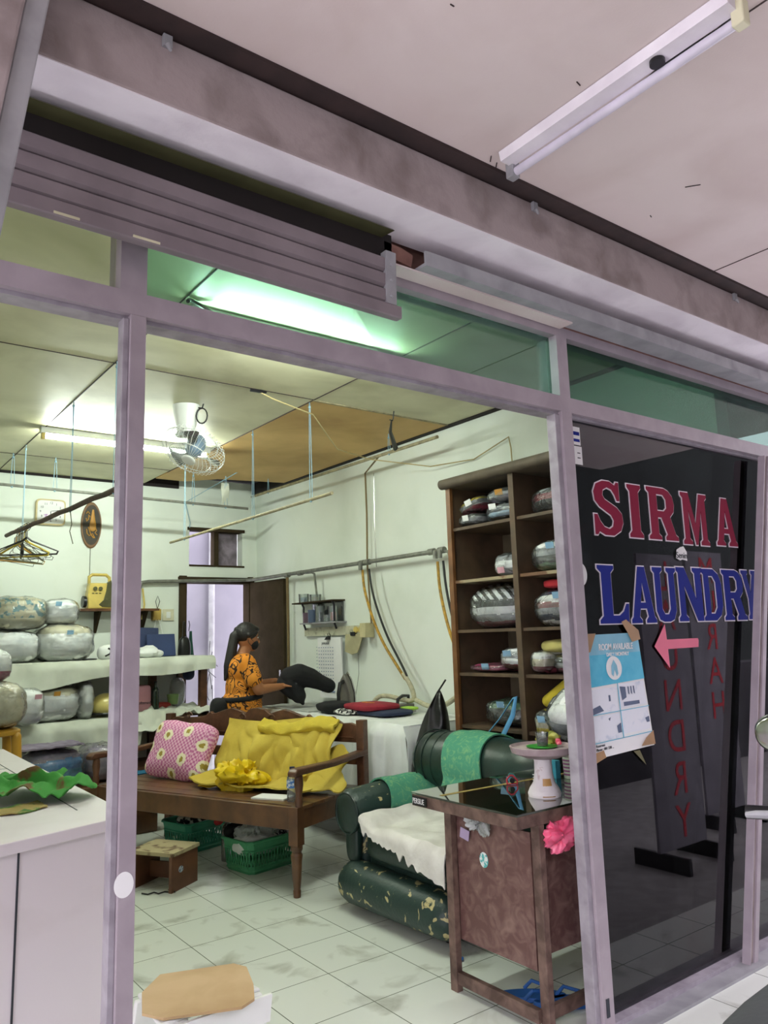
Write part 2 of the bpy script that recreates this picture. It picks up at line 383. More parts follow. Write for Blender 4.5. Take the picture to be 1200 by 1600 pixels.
# ------------------------------------------------------------------ FACADE
trim((LW, -.005, 2.25), (4.4, .09, 2.312), M_alu)                    # transom bar
trim((LW, .015, 2.238), (4.4, .075, 2.25), M_alu2)
trim((LW, 0, 2.565), (4.4, .08, 2.605), M_alu)
trim((.628, -.006, 0), (.670, .030, 2.25), M_alu, bevel=.002)          # left post
trim((.60, -.004, 2.31), (.670, .09, 2.565), M_alu)
trim((.612, .004, 0), (.628, .045, 2.24), M_alu2, bevel=.002)
trim((2.325, -.006, 0), (2.387, .045, 2.25), M_alu, bevel=.002)        # middle post
trim((2.325, -.004, 2.31), (2.387, .09, 2.565), M_alu)
trim((2.298, .006, 0), (2.325, .05, 2.238), M_alu2, bevel=.002)
trim((4.22, -.006, 0), (4.3, .10, 2.565), M_alu)
trim((2.37, -.004, 0), (4.3, .07, .03), M_alu2)                       # bottom rail of the fixed pane
trim((2.30, -.075, 0), (4.4, -.004, .012), M_grey)                    # threshold strip
def pane(name, a, b, m): return struct(name, box1(a, b), m, smooth=False)
pane('window_2', (2.376, .035, .03), (4.22, .039, 2.25), M_glassdark)
pane('window_3', (2.376, .035, 2.312), (4.22, .039, 2.565), M_glassgreen2)
pane('window_4', (.672, .035, 2.312), (2.325, .039, 2.565), M_glassgreen)
pane('window_5', (LW, .035, 2.312), (.598, .039, 2.565), M_glassclear)
# wall above the frame, timber, ledge, beam, canopy
trim((LW-.1, .0, 2.605), (4.4, .12, 2.72), M_redwood)
struct('wall_front', box1((LW-.1, -.005, 2.72), (4.6, .12, 3.1)), M_plaster_out, smooth=False)
trim((1.46, -.07, 2.594), (2.35, -.005, 2.600), M_ceilout)               # thin packing strip
trim((1.56, -.115, 2.600), (4.4, -.02, 2.612), M_grey)
trim((1.56, -.115, 2.612), (4.4, -.105, 2.652), M_grey)
bm_ = MB(); bm_.b2((-3, -.25, 2.70), (6, -.03, 2.885)); struct('trim_beam', bm_, [M_plaster_out], smooth=False, bevel=.006)
trim((-3, -.247, 2.6985), (6, -.031, 2.702), M_soffit)  # paler skin on the beam's underside: bounce light put into the colour
trim((-3, -.31, 2.888), (6, -.2, 2.93), M_darkgap)  # dark plank stands in for the shade in the recess above the beam
trim((-3, -.06, 2.60), (1.46, .0, 2.70), M_dark)  # dark board painted as the shade above the rolled shutter
struct('ceiling_canopy', box1((-3, -2.5, 2.90), (6, -.30, 2.94)), M_ceilout, smooth=False)
for x in (1.77, 3.02, .52): trim((x-.002, -2.5, 2.898), (x+.002, -.30, 2.901), M_darkgap)
ck_ = MB()
for x, y, a, l in ((1.30, -.95, .6, .05), (1.62, -.72, .2, .02), (2.35, -.62, -.9, .05), (1.66, -.335, .9, .03), (1.70, -.32, .9, .03), (2.4, -.42, .3, .015), (1.15, -.72, 0, .012)):
    ck_ = MB(); ck_.box((x, y, 2.8985), (l, .003, .002), Euler((0, 0, a)).to_matrix())
    struct('trim_crack', ck_, M_darkgap, smooth=False)
# opposite side of the street (only seen as reflections)
struct('wall_opposite', box1((-8, -9.3, -.2), (26, -9.0, 6.6)), mat('shaded_grey_green_street_wall', '#1f2523', .9, col2='#161b19', vs=.8), smooth=False)  # unseen; height, length and dark colour set to keep the window reflection dark
tag(MB().b2((3.0, -3.3, -.2), (16, -3.0, .95)).build('reflection_dark_wall', mat('dark_reflection_concrete', '#2c2a2e', .9, col2='#3d3a3e', vs=3, bump=.3), smooth=False), 'low dark wall added along the street to darken the reflection in the dark window', 'wall')  # unseen low wall, added so the window's lower half reflects dark
hb = MB()
for i in range(14):
    x = -5+i*1.2+random.uniform(-.3, .3); hb.sell((x, -8.1, 1.2+random.uniform(-.2, .6)), (.9, .45, 1.3+random.uniform(0, .5)), 1, 1, nz=.35, ns=3, seed=i)
hedge = hb.build('hedge', mat('dark_green_foliage', '#16271b', .9, col2='#223820', vs=9, bump=.6, bs=25)); tag(hedge, 'dark green hedge along the far side of the street', 'hedge', kind='stuff')

# ================================================================== FACADE OBJECTS
# rolled shutter, half lowered on the left
sh = thing('roller_shutter', 'grey mauve metal roller shutter rolled nearly all the way up above the entrance', 'shutter', (0, 0, .018)); sh.rotation_euler = (0, math.radians(.9), 0)
for k in range(3):
    z0 = 2.442+k*.0535; m_ = MB()
    m_.prism([(-.6, -.085, z0+.003), (-.6, -.093, z0+.010), (-.6, -.093, z0+.046), (-.6, -.085, z0+.0525), (-.6, -.075, z0+.0525), (-.6, -.075, z0)], (2.0, 0, 0))
    m_.build('slat', M_slat, sh, smooth=False)
MB().b2((-.6, -.100, 2.400), (1.425, -.070, 2.442)).build('bottom_bar', M_slat, sh, bevel=.004)
r_ = MB(); r_.b2((1.365, -.098, 2.442), (1.405, -.070, 2.62))
for k in range(3): r_.ball((1.385, -.098, 2.468+k*.0535), .006)
r_.build('end_guide', M_grey, sh)
l_ = MB(); l_.b2((.37, -.102, 2.404), (.43, -.099, 2.410)); l_.b2((.56, -.102, 2.404), (.63, -.099, 2.410)); l_.build('rubber_tab', M_ceilin, sh)
tag(MB().prism([(-.6, -.13, 2.672), (-.6, -.12, 2.682), (-.6, -.05, 2.692), (-.6, -.05, 2.682)], (2.02, 0, 0)).build('shutter_hood_strip', M_olive), 'thin metal strip along the dark gap above the rolled shutter', 'strip')
rb = MB(); rb.prism([(1.43, -.06, 2.625), (1.54, -.06, 2.61), (1.55, -.06, 2.655), (1.50, -.06, 2.668), (1.43, -.06, 2.672)], (0, .05, 0))
tag(rb.build('rusty_bracket', M_redwood), 'broken rusty bracket end beside the raised shutter', 'bracket')
# leaning grey upright in the left foreground
lp = thing('leaning_shutter_post', 'light grey metal post leaning across the top left corner', 'post', (0, 0, 0))
MB().prism([(.345, -.33, 2.89), (.30, -.33, 2.89), (.176, -.33, 1.9), (.221, -.33, 1.9)], (0, .05, 0)).build('post_channel', M_grey, lp, bevel=.004)
MB().prism([(.30, -.345, 2.89), (.245, -.345, 2.89), (.121, -.345, 1.9), (.176, -.345, 1.9)], (0, .09, 0)).build('wood_core', M_plaster_out, lp, bevel=.006)
# canopy fluorescent (off)
fl = thing('canopy_lamp', 'unlit white fluorescent batten lamp fixed to the beige canopy ceiling', 'lamp', (0, 0, 0))
X0, Ya, Yb = 1.70, -.375, -1.13
MB().prism([(X0-.045, Ya, 2.898), (X0-.038, Ya, 2.868), (X0+.012, Ya, 2.866), (X0+.04, Ya, 2.898)], (0, Yb-Ya, 0)).build('batten', M_soffit, fl, smooth=False)
MB().cyl((X0+.015, Ya+.005, 2.845), (X0+.015, Yb+.01, 2.845), .0135, n=16).build('tube', mat('unlit_fluorescent_glass', '#dcd6e4', .25), fl)
for y in (Ya+.004, Yb+.004):
    MB().b2((X0-.002, y-.02, 2.828), (X0+.032, y+.012, 2.895)).build('end_holder', M_ceilin if y < -1 else M_grey, fl, bevel=.004)
MB().cyl((X0-.012, -.92, 2.866), (X0-.012, -.92, 2.855), .02).build('starter', M_blackpl, fl)
tag(MB().tube([(X0+.03, -1.13, 2.885), (X0+.055, -1.05, 2.895), (X0+.05, -.9, 2.897), (1.77, -.8, 2.897)], .004, 6).build('lamp_cable', M_wire), 'black cable running from the far end of the canopy lamp', 'cable')
# small fittings on the beam
for i, (x, lab) in enumerate(((.62, 'stub of a white bracket on the left part of the concrete beam'), (1.95, 'stub of a white bracket on the middle of the concrete beam'), (3.28, 'pair of broken stubs on the right end of the concrete beam'))):
    k = MB(); k.b2((x-.012, -.262, 2.852), (x+.012, -.249, 2.884)); k.cyl((x, -.262, 2.855), (x+.004, -.268, 2.836), .008, .004, n=8)
    tag(k.build('bracket_stub', M_grey, bevel=.002), lab, 'bracket')
# leaning post by the right of the pane: silver channel with a timber core
def leanbox(x0, x1, y0, y1, z0, z1, dx, name, m, parent=None, lab=None, **k):
    return MB().prism([(x0, y0, z0), (x1, y0, z0), (x1+dx, y0, z1), (x0+dx, y0, z1)], (0, y1-y0, 0)).build(name, m, parent, **k)
cp = thing('leaning_channel_post', 'silver channel post with a brown timber core leaning on the window sill', 'post', (0, 0, 0))
leanbox(3.225, 3.232, -.045, -.01, .012, 2.24, .60, 'channel_edge', M_alu, cp)
leanbox(3.232, 3.262, -.036, -.012, .012, 2.24, .60, 'timber_core', M_plaster_out, cp, smooth=False)
leanbox(3.262, 3.292, -.045, -.01, .012, 2.24, .60, 'channel_edge', M_alu, cp)
tag(leanbox(3.02, 3.15, .055, .09, .07, 2.24, .56, 'black_upright_board', M_black, smooth=False), 'tall black board leaning inside the dark window behind the letters', 'board')

# ------------------------------------------------------------------ window lettering
GL = dict(
 I=([(0,0),(1,0),(1,.07),(.82,.14),(.82,.86),(1,.93),(1,1),(0,1),(0,.93),(.18,.86),(.18,.14),(0,.07)], []),
 A=([(0,0),(.42,0),(.42,.06),(.33,.12),(.38,.25),(.62,.25),(.67,.12),(.58,.06),(.58,0),(1,0),(1,.07),(.93,.12),(.64,1),(.36,1),(.07,.12),(0,.07)], [[(.41,.37),(.59,.37),(.5,.72)]]),
 R=([(0,0),(.42,0),(.42,.07),(.34,.12),(.34,.42),(.45,.42),(.62,.12),(.56,.07),(.56,0),(1,0),(1,.08),(.92,.12),(.76,.45),(.89,.55),(.93,.7),(.88,.86),(.75,.96),(.6,1),(0,1),(0,.93),(.08,.88),(.08,.12),(0,.07)], [[(.34,.56),(.55,.56),(.64,.62),(.64,.78),(.55,.86),(.34,.86)]]),
 M=([(0,0),(.34,0),(.34,.07),(.26,.12),(.26,.66),(.46,0),(.54,0),(.74,.66),(.74,.12),(.66,.07),(.66,0),(1,0),(1,.07),(.93,.12),(.93,.88),(1,.93),(1,1),(.7,1),(.5,.42),(.3,1),(0,1),(0,.93),(.07,.88),(.07,.12),(0,.07)], []),
 S=([(0,0),(.1,0),(.16,.06),(.35,0),(.65,0),(.9,.1),(1,.25),(.97,.42),(.8,.53),(.4,.66),(.33,.73),(.36,.82),(.5,.87),(.65,.84),(.75,.75),(.82,.64),(.92,.64),(.92,1),(.82,1),(.77,.94),(.6,1),(.35,1),(.12,.93),(.02,.78),(.05,.62),(.2,.51),(.58,.37),(.66,.28),(.62,.18),(.5,.13),(.33,.16),(.2,.26),(.12,.38),(0,.38)], []),
 L=([(0,0),(.96,0),(1,.35),(.9,.35),(.8,.22),(.65,.15),(.45,.15),(.45,.86),(.55,.93),(.55,1),(0,1),(0,.93),(.12,.86),(.12,.14),(0,.07)], []),
 U=([(0,1),(0,.93),(.08,.88),(.08,.2),(.2,.04),(.38,0),(.62,0),(.8,.04),(.92,.2),(.92,.88),(1,.93),(1,1),(.58,1),(.58,.93),(.67,.88),(.67,.24),(.58,.15),(.42,.15),(.33,.24),(.33,.88),(.42,.93),(.42,1)], []),
 N=([(0,0),(.36,0),(.36,.07),(.28,.12),(.28,.65),(.7,0),(.94,0),(.94,.88),(1,.93),(1,1),(.62,1),(.62,.93),(.7,.88),(.7,.42),(.32,1),(0,1),(0,.93),(.07,.88),(.07,.12),(0,.07)], []),
 D=([(0,0),(.6,0),(.85,.1),(.98,.28),(.98,.72),(.85,.9),(.6,1),(0,1),(0,.93),(.1,.88),(.1,.12),(0,.07)], [[(.36,.15),(.55,.15),(.68,.26),(.68,.74),(.55,.85),(.36,.85)]]),
 Y=([(.28,0),(.74,0),(.74,.07),(.66,.12),(.66,.42),(.93,.9),(1,.93),(1,1),(.62,1),(.62,.93),(.68,.9),(.52,.56),(.36,.9),(.42,.93),(.42,1),(0,1),(0,.93),(.08,.9),(.35,.42),(.35,.12),(.28,.07)], []))
def grow(poly, d):
    """offset a closed polygon outwards by d (negative = inwards)"""
    A = sum(poly[i][0]*poly[(i+1) % len(poly)][1]-poly[(i+1) % len(poly)][0]*poly[i][1] for i in range(len(poly)))
    if A < 0: poly = poly[::-1]
    out = []; n_ = len(poly)
    for i in range(n_):
        p0, p1, p2 = Vector(poly[i-1]), Vector(poly[i]), Vector(poly[(i+1) % n_])
        a = (p1-p0).normalized(); b = (p2-p1).normalized(); na = Vector((a.y, -a.x)); nb = Vector((b.y, -b.x))
        k = na+nb
        if k.length < .2: k = na
        k.normalize(); c_ = max(.45, k.dot(na)); out.append(tuple(p1+k*(d/c_)))
    return out
def flat(polys, m, name, parent, y, th=.001):
    c = bpy.data.curves.new(name, 'CURVE'); c.dimensions = '2D'; c.fill_mode = 'BOTH'; c.extrude = th
    for p in polys:
        s_ = c.splines.new('POLY'); s_.points.add(len(p)-1)
        for i, q in enumerate(p): s_.points[i].co = (q[0], q[1], 0, 1)
        s_.use_cyclic_u = True
    t = bpy.data.objects.new(name, c); COL.objects.link(t); dg = bpy.context.evaluated_depsgraph_get()
    me = bpy.data.meshes.new_from_object(t.evaluated_get(dg)); bpy.data.objects.remove(t)
    me.transform(Matrix.Translation((0, y, 0)) @ Matrix.Rotation(PI/2, 4, 'X')); me.materials.clear(); me.materials.append(m)
    o = bpy.data.objects.new(name, me); COL.objects.link(o)
    if parent: o.parent = parent
    return o
M_lred = mat('crimson_vinyl', '#8a1c3c', .7, var=.04, spec=.1); M_lblue = mat('royal_blue_vinyl', '#1c2a88', .7, var=.04, spec=.1); M_lwhite = mat('white_vinyl_edge', '#ece2ea', .5, var=.02)
def word(lab, items, m):
    t = thing('window_lettering', lab, 'lettering', (0, 0, 0))
    for g, x0, x1, z0, z1 in items:
        o, hs = GL[g]
        f_ = lambda P: [(x0+(x1-x0)*p[0], z0+(z1-z0)*p[1]) for p in P]
        out = f_(o)
        L_ = flat([grow(out, -.0022)]+[grow(f_(h), .0022) for h in hs], m, 'letter', t, .0295)
        flat([grow(out, .003)]+[grow(f_(h), -.003) for h in hs], M_lwhite, 'outline', L_, .0325)
    return t
word('red white-edged SIRMA lettering on the dark window', [('S', 2.555-.03, 2.715, 1.775, 2.005), ('I', 2.755, 2.852, 1.775, 2.007), ('R', 2.893, 3.113, 1.775, 2.01), ('M', 3.152, 3.367, 1.765, 2.008), ('A', 3.43, 3.615, 1.772, 2.006)], M_lred)
word('blue white-edged LAUNDRY lettering on the dark window', [('L', 2.515, 2.71, 1.418, 1.655), ('A', 2.72, 2.895, 1.417, 1.656), ('U', 2.885, 3.06, 1.42, 1.657), ('N', 3.063, 3.27, 1.42, 1.662), ('D', 3.262, 3.43, 1.42, 1.66), ('R', 3.435, 3.635, 1.42, 1.66), ('Y', 3.61, 3.76, 1.422, 1.662)], M_lblue)
# poster, tilted sheet with its tape
YG = .030
po = thing('room_poster', 'blue and white ROOM AVAILABLE poster taped to the dark window', 'poster', (0, 0, 0))
def quad(u, v):   # position on the skewed sheet, u,v in 0..1 from top left
    a = V(2.41, 0, 1.378).lerp(V(2.742, 0, 1.381), u); b = V(2.415, 0, .915).lerp(V(2.80, 0, .930), u)
    return a.lerp(b, v)
def qpoly(pts, y, name, m, parent=po, th=.0008):
    ps = [quad(*p)+V(0, YG-y, 0) for p in pts]
    return MB().prism(ps, (0, th, 0)).build(name, m, parent, smooth=False)
qpoly([(0, 0), (1, 0), (1, 1), (0, 1)], .002, 'paper_sheet', M_paper)
qpoly([(0, 0), (1, 0), (1, .17), (0, .17)], .004, 'title_band', M_cyan2)
qpoly([(0, .17), (1, .17), (1, .41), (0, .43)], .004, 'blue_band', M_cyan)
qpoly([(.46+.14*math.cos(a*PI/12), .29+.1*math.sin(a*PI/12)) for a in range(24)], .006, 'logo_disc', M_paper)
qpoly([(.46, .22), (.51, .27), (.52, .34), (.49, .36), (.46, .30), (.43, .36), (.40, .34), (.41, .27)], .0075, 'logo_mark', M_cyan2)
for (u0, v0, u1, v1, q) in ((.03, .45, .47, .65, 0), (.50, .43, .97, .63, 1), (.03, .67, .47, .87, 2), (.5, .65, .97, .85, 3)):
    ph = qpoly([(u0, v0), (u1, v0), (u1, v1), (u0, v1)], .004, 'photo', mat('washed_out_room_photo', '#e6e9f0', .6, col2='#b9c6d8', vs=18, thr=(.55, .75)))
    dk = MB()
    if q == 0: L = [[(u0, v1-.05), (u0+.12, v1-.07), (u0+.18, v1-.02), (u0, v1)], [(u0+.28, v0+.06), (u0+.31, v0+.06), (u0+.31, v0+.11), (u0+.28, v0+.11)]]
    elif q == 1: L = [[(u0+.02, v0+.02), (u0+.12, v0+.03), (u0+.12, v0+.12), (u0+.04, v0+.14)]]+[[(u0+.16+.05*i, v0+.03), (u0+.18+.05*i, v0+.03), (u0+.18+.05*i, v0+.1), (u0+.16+.05*i, v0+.09)] for i in range(3)]+[[(u0+.06, v0+.155), (u0+.34, v0+.16), (u0+.34, v0+.19), (u0+.06, v0+.19)]]
    elif q == 2: L = [[(u1-.07, v0+.1), (u1, v0+.08), (u1, v0+.16), (u1-.06, v0+.16)], [(u0+.24, v0+.03), (u0+.28, v0+.02), (u0+.26, v0+.05)]]
    else: L = [[(u1-.07, v0+.1), (u1, v0+.09), (u1, v0+.14), (u1-.05, v0+.14)]]
    for pp in L: dk.prism([quad(*p)+V(0, YG-.0055, 0) for p in pp], (0, .0005, 0))
    dk.build('photo_shadow_shapes', mat('grey_blue_photo_ink', '#5a6884', .6), ph, smooth=False)
for u0, v0, u1, v1 in ((.485, .42, .495, .88), (0, .65, 1, .655), (0, .875, 1, .88)): qpoly([(u0, v0), (u1, v0), (u1, v1), (u0, v1)], .0055, 'divider_line', M_cyan)
for pts in ([(0, -.01), (.18, -.01), (.06, .14), (0, .15)], [(.78, -.02), (.70, -.10), (.80, -.12), (1.02, -.02), (1.03, .06), (.86, .08)], [(1, .87), (1, .99), (.76, .98), (.86, .92)], [(0, .95), (.14, .94), (.17, 1), (0, 1.03)]):
    qpoly(pts, .008, 'tape', mat('brown_packing_tape', '#b08a60', .4))
text('ROOM AVAILABLE', .034, M_paper, (2.485, YG-.0055, 1.318), FR, 'title_lettering', po, sx=.78, offset=.0006)
text('DAILY / MONTHLY', .020, M_paper, (2.53, YG-.0055, 1.293), FR, 'title_lettering', po, sx=.85, offset=.0004)
text('Reservasi\nPhone : 081 338 ...', .014, M_ink, (2.43, YG-.0035, .957), (PI/2, -.03, 0), 'small_print', po)
tag(MB().prism([(2.66, YG-.002, .92), (2.70, YG-.002, .92), (2.735, YG-.002, .86)], (0, .001, 0)).build('torn_tape', mat('old_olive_tape', '#6d6840', .5), smooth=False), 'torn olive strip of tape hanging below the poster', 'tape')
tag(MB().prism([(2.858, YG-.002, 1.321), (2.945, YG-.002, 1.412), (2.951, YG-.002, 1.347), (3.186, YG-.002, 1.347), (3.192, YG-.002, 1.338), (3.186, YG-.002, 1.308), (2.953, YG-.002, 1.307), (2.956, YG-.002, 1.228)], (0, .001, 0)).build('pink_arrow', mat('salmon_pink_paper', '#e8708c', .6, var=.03), smooth=False), 'pink paper arrow pointing left under the blue lettering', 'arrow')
st = thing('torn_sticker', 'small torn white sticker with black print between the two words on the window', 'sticker')
MB().prism([(3.075+.05*a, YG-.002, 1.69+.05*b) for a, b in ((0, .2), (.6, 0), (1.0, .1), (1.7, .0), (1.75, .8), (1.3, 1.3), (.8, 1.2), (.2, .95))], (0, .001, 0)).build('paper', M_paper, st, smooth=False)
text('Senin', .04, M_ink, (3.075, YG-.0035, 1.70), FR, 'lettering', st)
st = thing('info_sticker', 'white sticker with blue bands in the top left corner of the dark window', 'sticker')
MB().b2((2.383, YG-.002, 2.135), (2.47, YG-.001, 2.21)).build('paper', M_paper, st, smooth=False)
b_ = MB(); b_.b2((2.41, YG-.003, 2.175), (2.465, YG-.0021, 2.19)); b_.b2((2.41, YG-.003, 2.148), (2.465, YG-.0021, 2.16)); b_.b2((2.392, YG-.003, 2.15), (2.402, YG-.0021, 2.185)); b_.build('blue_print', M_lblue, st, smooth=False)
st = thing('price_sticker', 'plain white sticker with small print directly below the blue banded one', 'sticker')
MB().b2((2.385, YG-.002, 2.055), (2.475, YG-.001, 2.13)).build('paper', M_paper, st, smooth=False)
b_ = MB()
for i, (x, z) in enumerate(((2.39, 2.115), (2.39, 2.095), (2.39, 2.08), (2.39, 2.065), (2.445, 2.10), (2.445, 2.08))): b_.b2((x, YG-.003, z), (x+.018, YG-.0021, z+.004))
b_.build('print', M_ink, st, smooth=False)
o = MB().lathe([(.001, 0), (.038, 0), (.038, .001), (.001, .0012)], n=32, sx=1, sy=1.0).build('round_sticker', M_paper); o.rotation_euler = (PI/2, 0, 0); o.location = (2.413, .029, 1.612); o.scale = (1, 1.2, 1)
tag(o, 'round white sticker on the dark window at the middle post', 'sticker')
o = MB().lathe([(.001, 0), (.023, 0), (.023, .001), (.001, .0012)], n=32).build('round_sticker', M_paper); o.rotation_euler = (PI/2, 0, 0); o.location = (.642, -.0065, .845); o.scale = (1, 1.25, 1)
tag(o, 'round white sticker on the left door post', 'sticker')
tag(MB().b2((2.342, -.009, .06), (2.358, -.0065, .12)).build('scratched_label', M_ink, smooth=False), 'scratched dark label near the foot of the middle post', 'label')

# ================================================================== OUTSIDE RIGHT: scooter close to the viewer
sc = thing('motor_scooter', 'dark motor scooter whose seat, lever and mirror enter at the right edge', 'scooter', (1.2, -1.22, -.13))
MB().sell((.42, 0.03, .80), (.44, .17, .052), .6, .75, rot=Euler((0, math.radians(-3), 0)).to_matrix()).build('seat', mat('worn_grey_seat_vinyl', '#3c3f40', .6, bump=.1), sc)
bd = MB(); bd.sell((.3, 0, .62), (.42, .13, .15), .7, .8); bd.sell((.78, 0, .55), (.10, .17, .36), .7, .8); bd.sell((.5, 0, .33), (.34, .13, .06), .5, .6); bd.sell((.82, 0, .92), (.10, .13, .08), .8, .9)
bd.build('body', M_blackpl, sc)
for x in (-.02, 1.05):
    wh = MB().tube([(x+.22*math.cos(a*PI/12), 0, .27+.22*math.sin(a*PI/12)) for a in range(24)], .05, 10, closed=True).build('wheel', M_blackpl, sc)
    MB().cyl((x, -.04, .27), (x, .04, .27), .15, n=24).build('hub', M_grey, wh)
MB().tube([(.60, -.36, 1.08), (.66, -.2, 1.10), (.70, 0, 1.06), (.66, .2, 1.10), (.63, .34, 1.09)], .016, 10).build('handlebar', M_blackpl, sc)
MB().tube([(.64, .20, 1.10), (.60, .30, 1.095), (.60, .325, 1.09)], [.012, .009, .007], 8).build('brake_lever', M_grey, sc)
MB().sell((.70, .262, 1.265), (.012, .075, .045), .9, .7).build('mirror', M_steel, sc)
mh = MB(); mh.sell((.713, .262, 1.265), (.014, .083, .053), .9, .7); mh.tube([(.66, .18, 1.1), (.665, .2, 1.18), (.70, .22, 1.24)], .006, 8)
mh.build('mirror_housing', M_blackpl, sc)
# upright banners standing outside, seen only as reflections in the dark window
for i, (x, y, hgt, txt) in enumerate(((4.75, -1.15, 1.9, 'LAUNDRY'), (5.9, -1.5, 2.0, 'MURAH'))):
    bn = thing('street_banner', ['white upright banner with red letters reflected in the dark window, the nearer one', 'white upright banner with red letters reflected in the dark window, the farther one'][i], 'banner', (x, y, -.13), math.radians(180))
    MB().b2((-.27, -.01, .1), (.27, .01, hgt+.13)).build('banner_panel', mat('grey_banner_fabric', '#77737a', .9), bn, smooth=False)
    for k in (-.24, .24): MB().b2((k-.015, -.2, 0), (k+.015, .2, .1)).build('foot', M_blackpl, bn, smooth=False)
    for k, ch in enumerate(txt): text(ch, .30, M_red, (-.02, -.013, hgt-.12-.27*k), FR, 'lettering', bn, align='CENTER')

# ================================================================== INTERIOR LIGHTS
def tube_lamp(lab, x0, x1, y, z, power):
    t = thing('fluorescent_lamp', lab, 'lamp', ((x0+x1)/2, y, z), 0)
    L = (x1-x0)/2
    MB().b2((-L-.02, -.025, .02), (L+.02, .025, CZ-z)).build('batten', M_white, t, bevel=.004)
    for sgn in (-1, 1): MB().b2((sgn*L-.012, -.02, -.02), (sgn*L+.012, .02, .03)).build('end_holder', M_cream, t, bevel=.003)
    MB().cyl((-L+.012, 0, 0), (L-.012, 0, 0), .013, n=12).build('tube', emis('lit_fluorescent_tube_%d' % int(y*10), TUBE_COL, power), t)
    return t
tube_lamp('lit fluorescent tube lamp on the ceiling behind the hanging fan', 1.24, 2.45, 3.62, 2.835, TUBE_POWER)
tube_lamp('lit fluorescent tube lamp on the ceiling just behind the transom bar', 1.32, 2.50, 1.22, 2.845, TUBE_POWER)

# hanging fan
fan = thing('ceiling_fan', 'white oscillating cage fan hanging from the ceiling beside the lamp', 'fan', (1.87, 2.64, CZ), math.radians(-38))
f_ = MB(); f_.lathe([(.05, 0), (.085, -.003), (.08, -.05), (.062, -.15), (.055, -.21), (.02, -.215)], n=24, sy=.8); f_.build('mount', M_white, fan)
fr_ = Euler((math.radians(-28), math.radians(16), 0)).to_matrix(); fc = V(.05, .0, -.30)
def fp(x, y, z): return fc+fr_ @ V(x, y, z)
m_ = MB(); m_.sell(fp(0, 0, .04), (.06, .06, .075), .8, 1, rot=fr_); m_.build('motor', mat('blue_grey_motor_cover', '#7f95ac', .4), fan)
cg = MB()
for k in range(40):
    a = 2*PI*k/40; c_, s_ = math.cos(a), math.sin(a)
    cg.tube([fp(.05*c_, .05*s_, .055), fp(.13*c_, .13*s_, .06), fp(.195*c_, .195*s_, .035), fp(.205*c_, .205*s_, 0)], .0016, 4)
    cg.tube([fp(.205*c_, .205*s_, 0), fp(.19*c_, .19*s_, -.045), fp(.12*c_, .12*s_, -.075), fp(.045*c_, .045*s_, -.082)], .0012, 4)
for r, z in ((.205, 0), (.14, .058), (.14, -.068)): cg.tube([fp(r*math.cos(a*PI/18), r*math.sin(a*PI/18), z) for a in range(36)], .003, 5, closed=True)
cg.build('cage', M_white, fan)
for k in range(3):
    a0 = 2*PI*k/3+.4; bl = MB()
    bl.sheet(8, 5, lambda u, v: fp((.035+.15*u)*math.cos(a0+(v-.5)*(.9-.1*u)), (.035+.15*u)*math.sin(a0+(v-.5)*(.9-.1*u)), -.01+(v-.5)*.05), .003)
    bl.build('blade', M_jar, fan)
MB().sell(fp(0, 0, -.085), (.045, .045, .01), .7, 1, rot=fr_).build('front_badge', M_white, fan)
cb = MB(); cb.tube([(.07, .0, -.02), (.11, -.02, -.03), (.12, -.03, .0-.005)], .005, 6)
cb.tube([(.11+.035*math.sin(a*PI/8), -.03, -.085-.05*math.cos(a*PI/8)) for a in range(16)], .005, 6, closed=True)
cb.tube([(.05, 0, -.2), (-.07, 0, -.14), (-.13, 0, -.22), (-.12, 0, -.28)], .002, 5); cb.build('cable', M_wire, fan)

# ================================================================== HANGING POLES
def pole(name, lab, p0, p1, r, m, cords, cat='pole', nz=0, flat=1):
    t = thing(name, lab, cat, ((p0[0]+p1[0])/2, (p0[1]+p1[1])/2, (p0[2]+p1[2])/2)); O = V(t.location)
    pts = [V(p0).lerp(V(p1), i/12)+V(0, 0, nz*math.sin(i*2.1))-O for i in range(13)]
    MB().tube(pts, r, 8, flat=flat).build('rod', m, t)
    for f in cords:
        q = V(p0).lerp(V(p1), f); cm = MB()
        for d in (-.012, .018):
            dv = (V(p1)-V(p0)).normalized()*d
            cm.tube([q+dv-O-V(0, 0, r), V(q.x, q.y, CZ-.03)+dv*.4-O, V(q.x, q.y, CZ-.001)-O], .0022, 5)
        cm.ball(V(q.x, q.y, CZ-.035)-O, .008); cm.ball(q-V(0, 0, r)-O, .008)
        cm.build('cord', M_cord, t)
    return t
pole('hanging_pole', 'long dark pole slung on blue cords across the back of the room', (1.0, 4.5, 2.645), (3.25, 4.5, 2.608), .012, M_pipe, (.1, .24, .55, .76, .9))
pole('hanging_pole', 'long grey pole slung just below the right hand ceiling edge', (3.42, 4.75, 2.775), (3.42, 1.98, 2.745), .013, M_lath, (.12, .8))
pole('hanging_lath', 'thin pale lath slung on blue cords in front of the small high opening', (2.51, 4.51, 2.255), (2.51, 1.93, 2.262), .011, M_lath, (.12, .6, .905), cat='lath')
pole('hanging_stick', 'crooked dark brown stick slung on cords at the left, with hangers on it', (1.25, 4.75, 2.278), (1.25, 2.0, 2.19), .016, M_stick, (.205, .67, .97), cat='stick', nz=.004)
tag(MB().tube([(1.25, 2.9, 2.2), (1.255, 2.88, 2.12), (1.25, 2.9, 2.08), (1.26, 2.86, 2.0)], .003, 5).build('knotted_cord', M_olive), 'loose knotted cord end hanging from the middle of the crooked stick', 'cord')
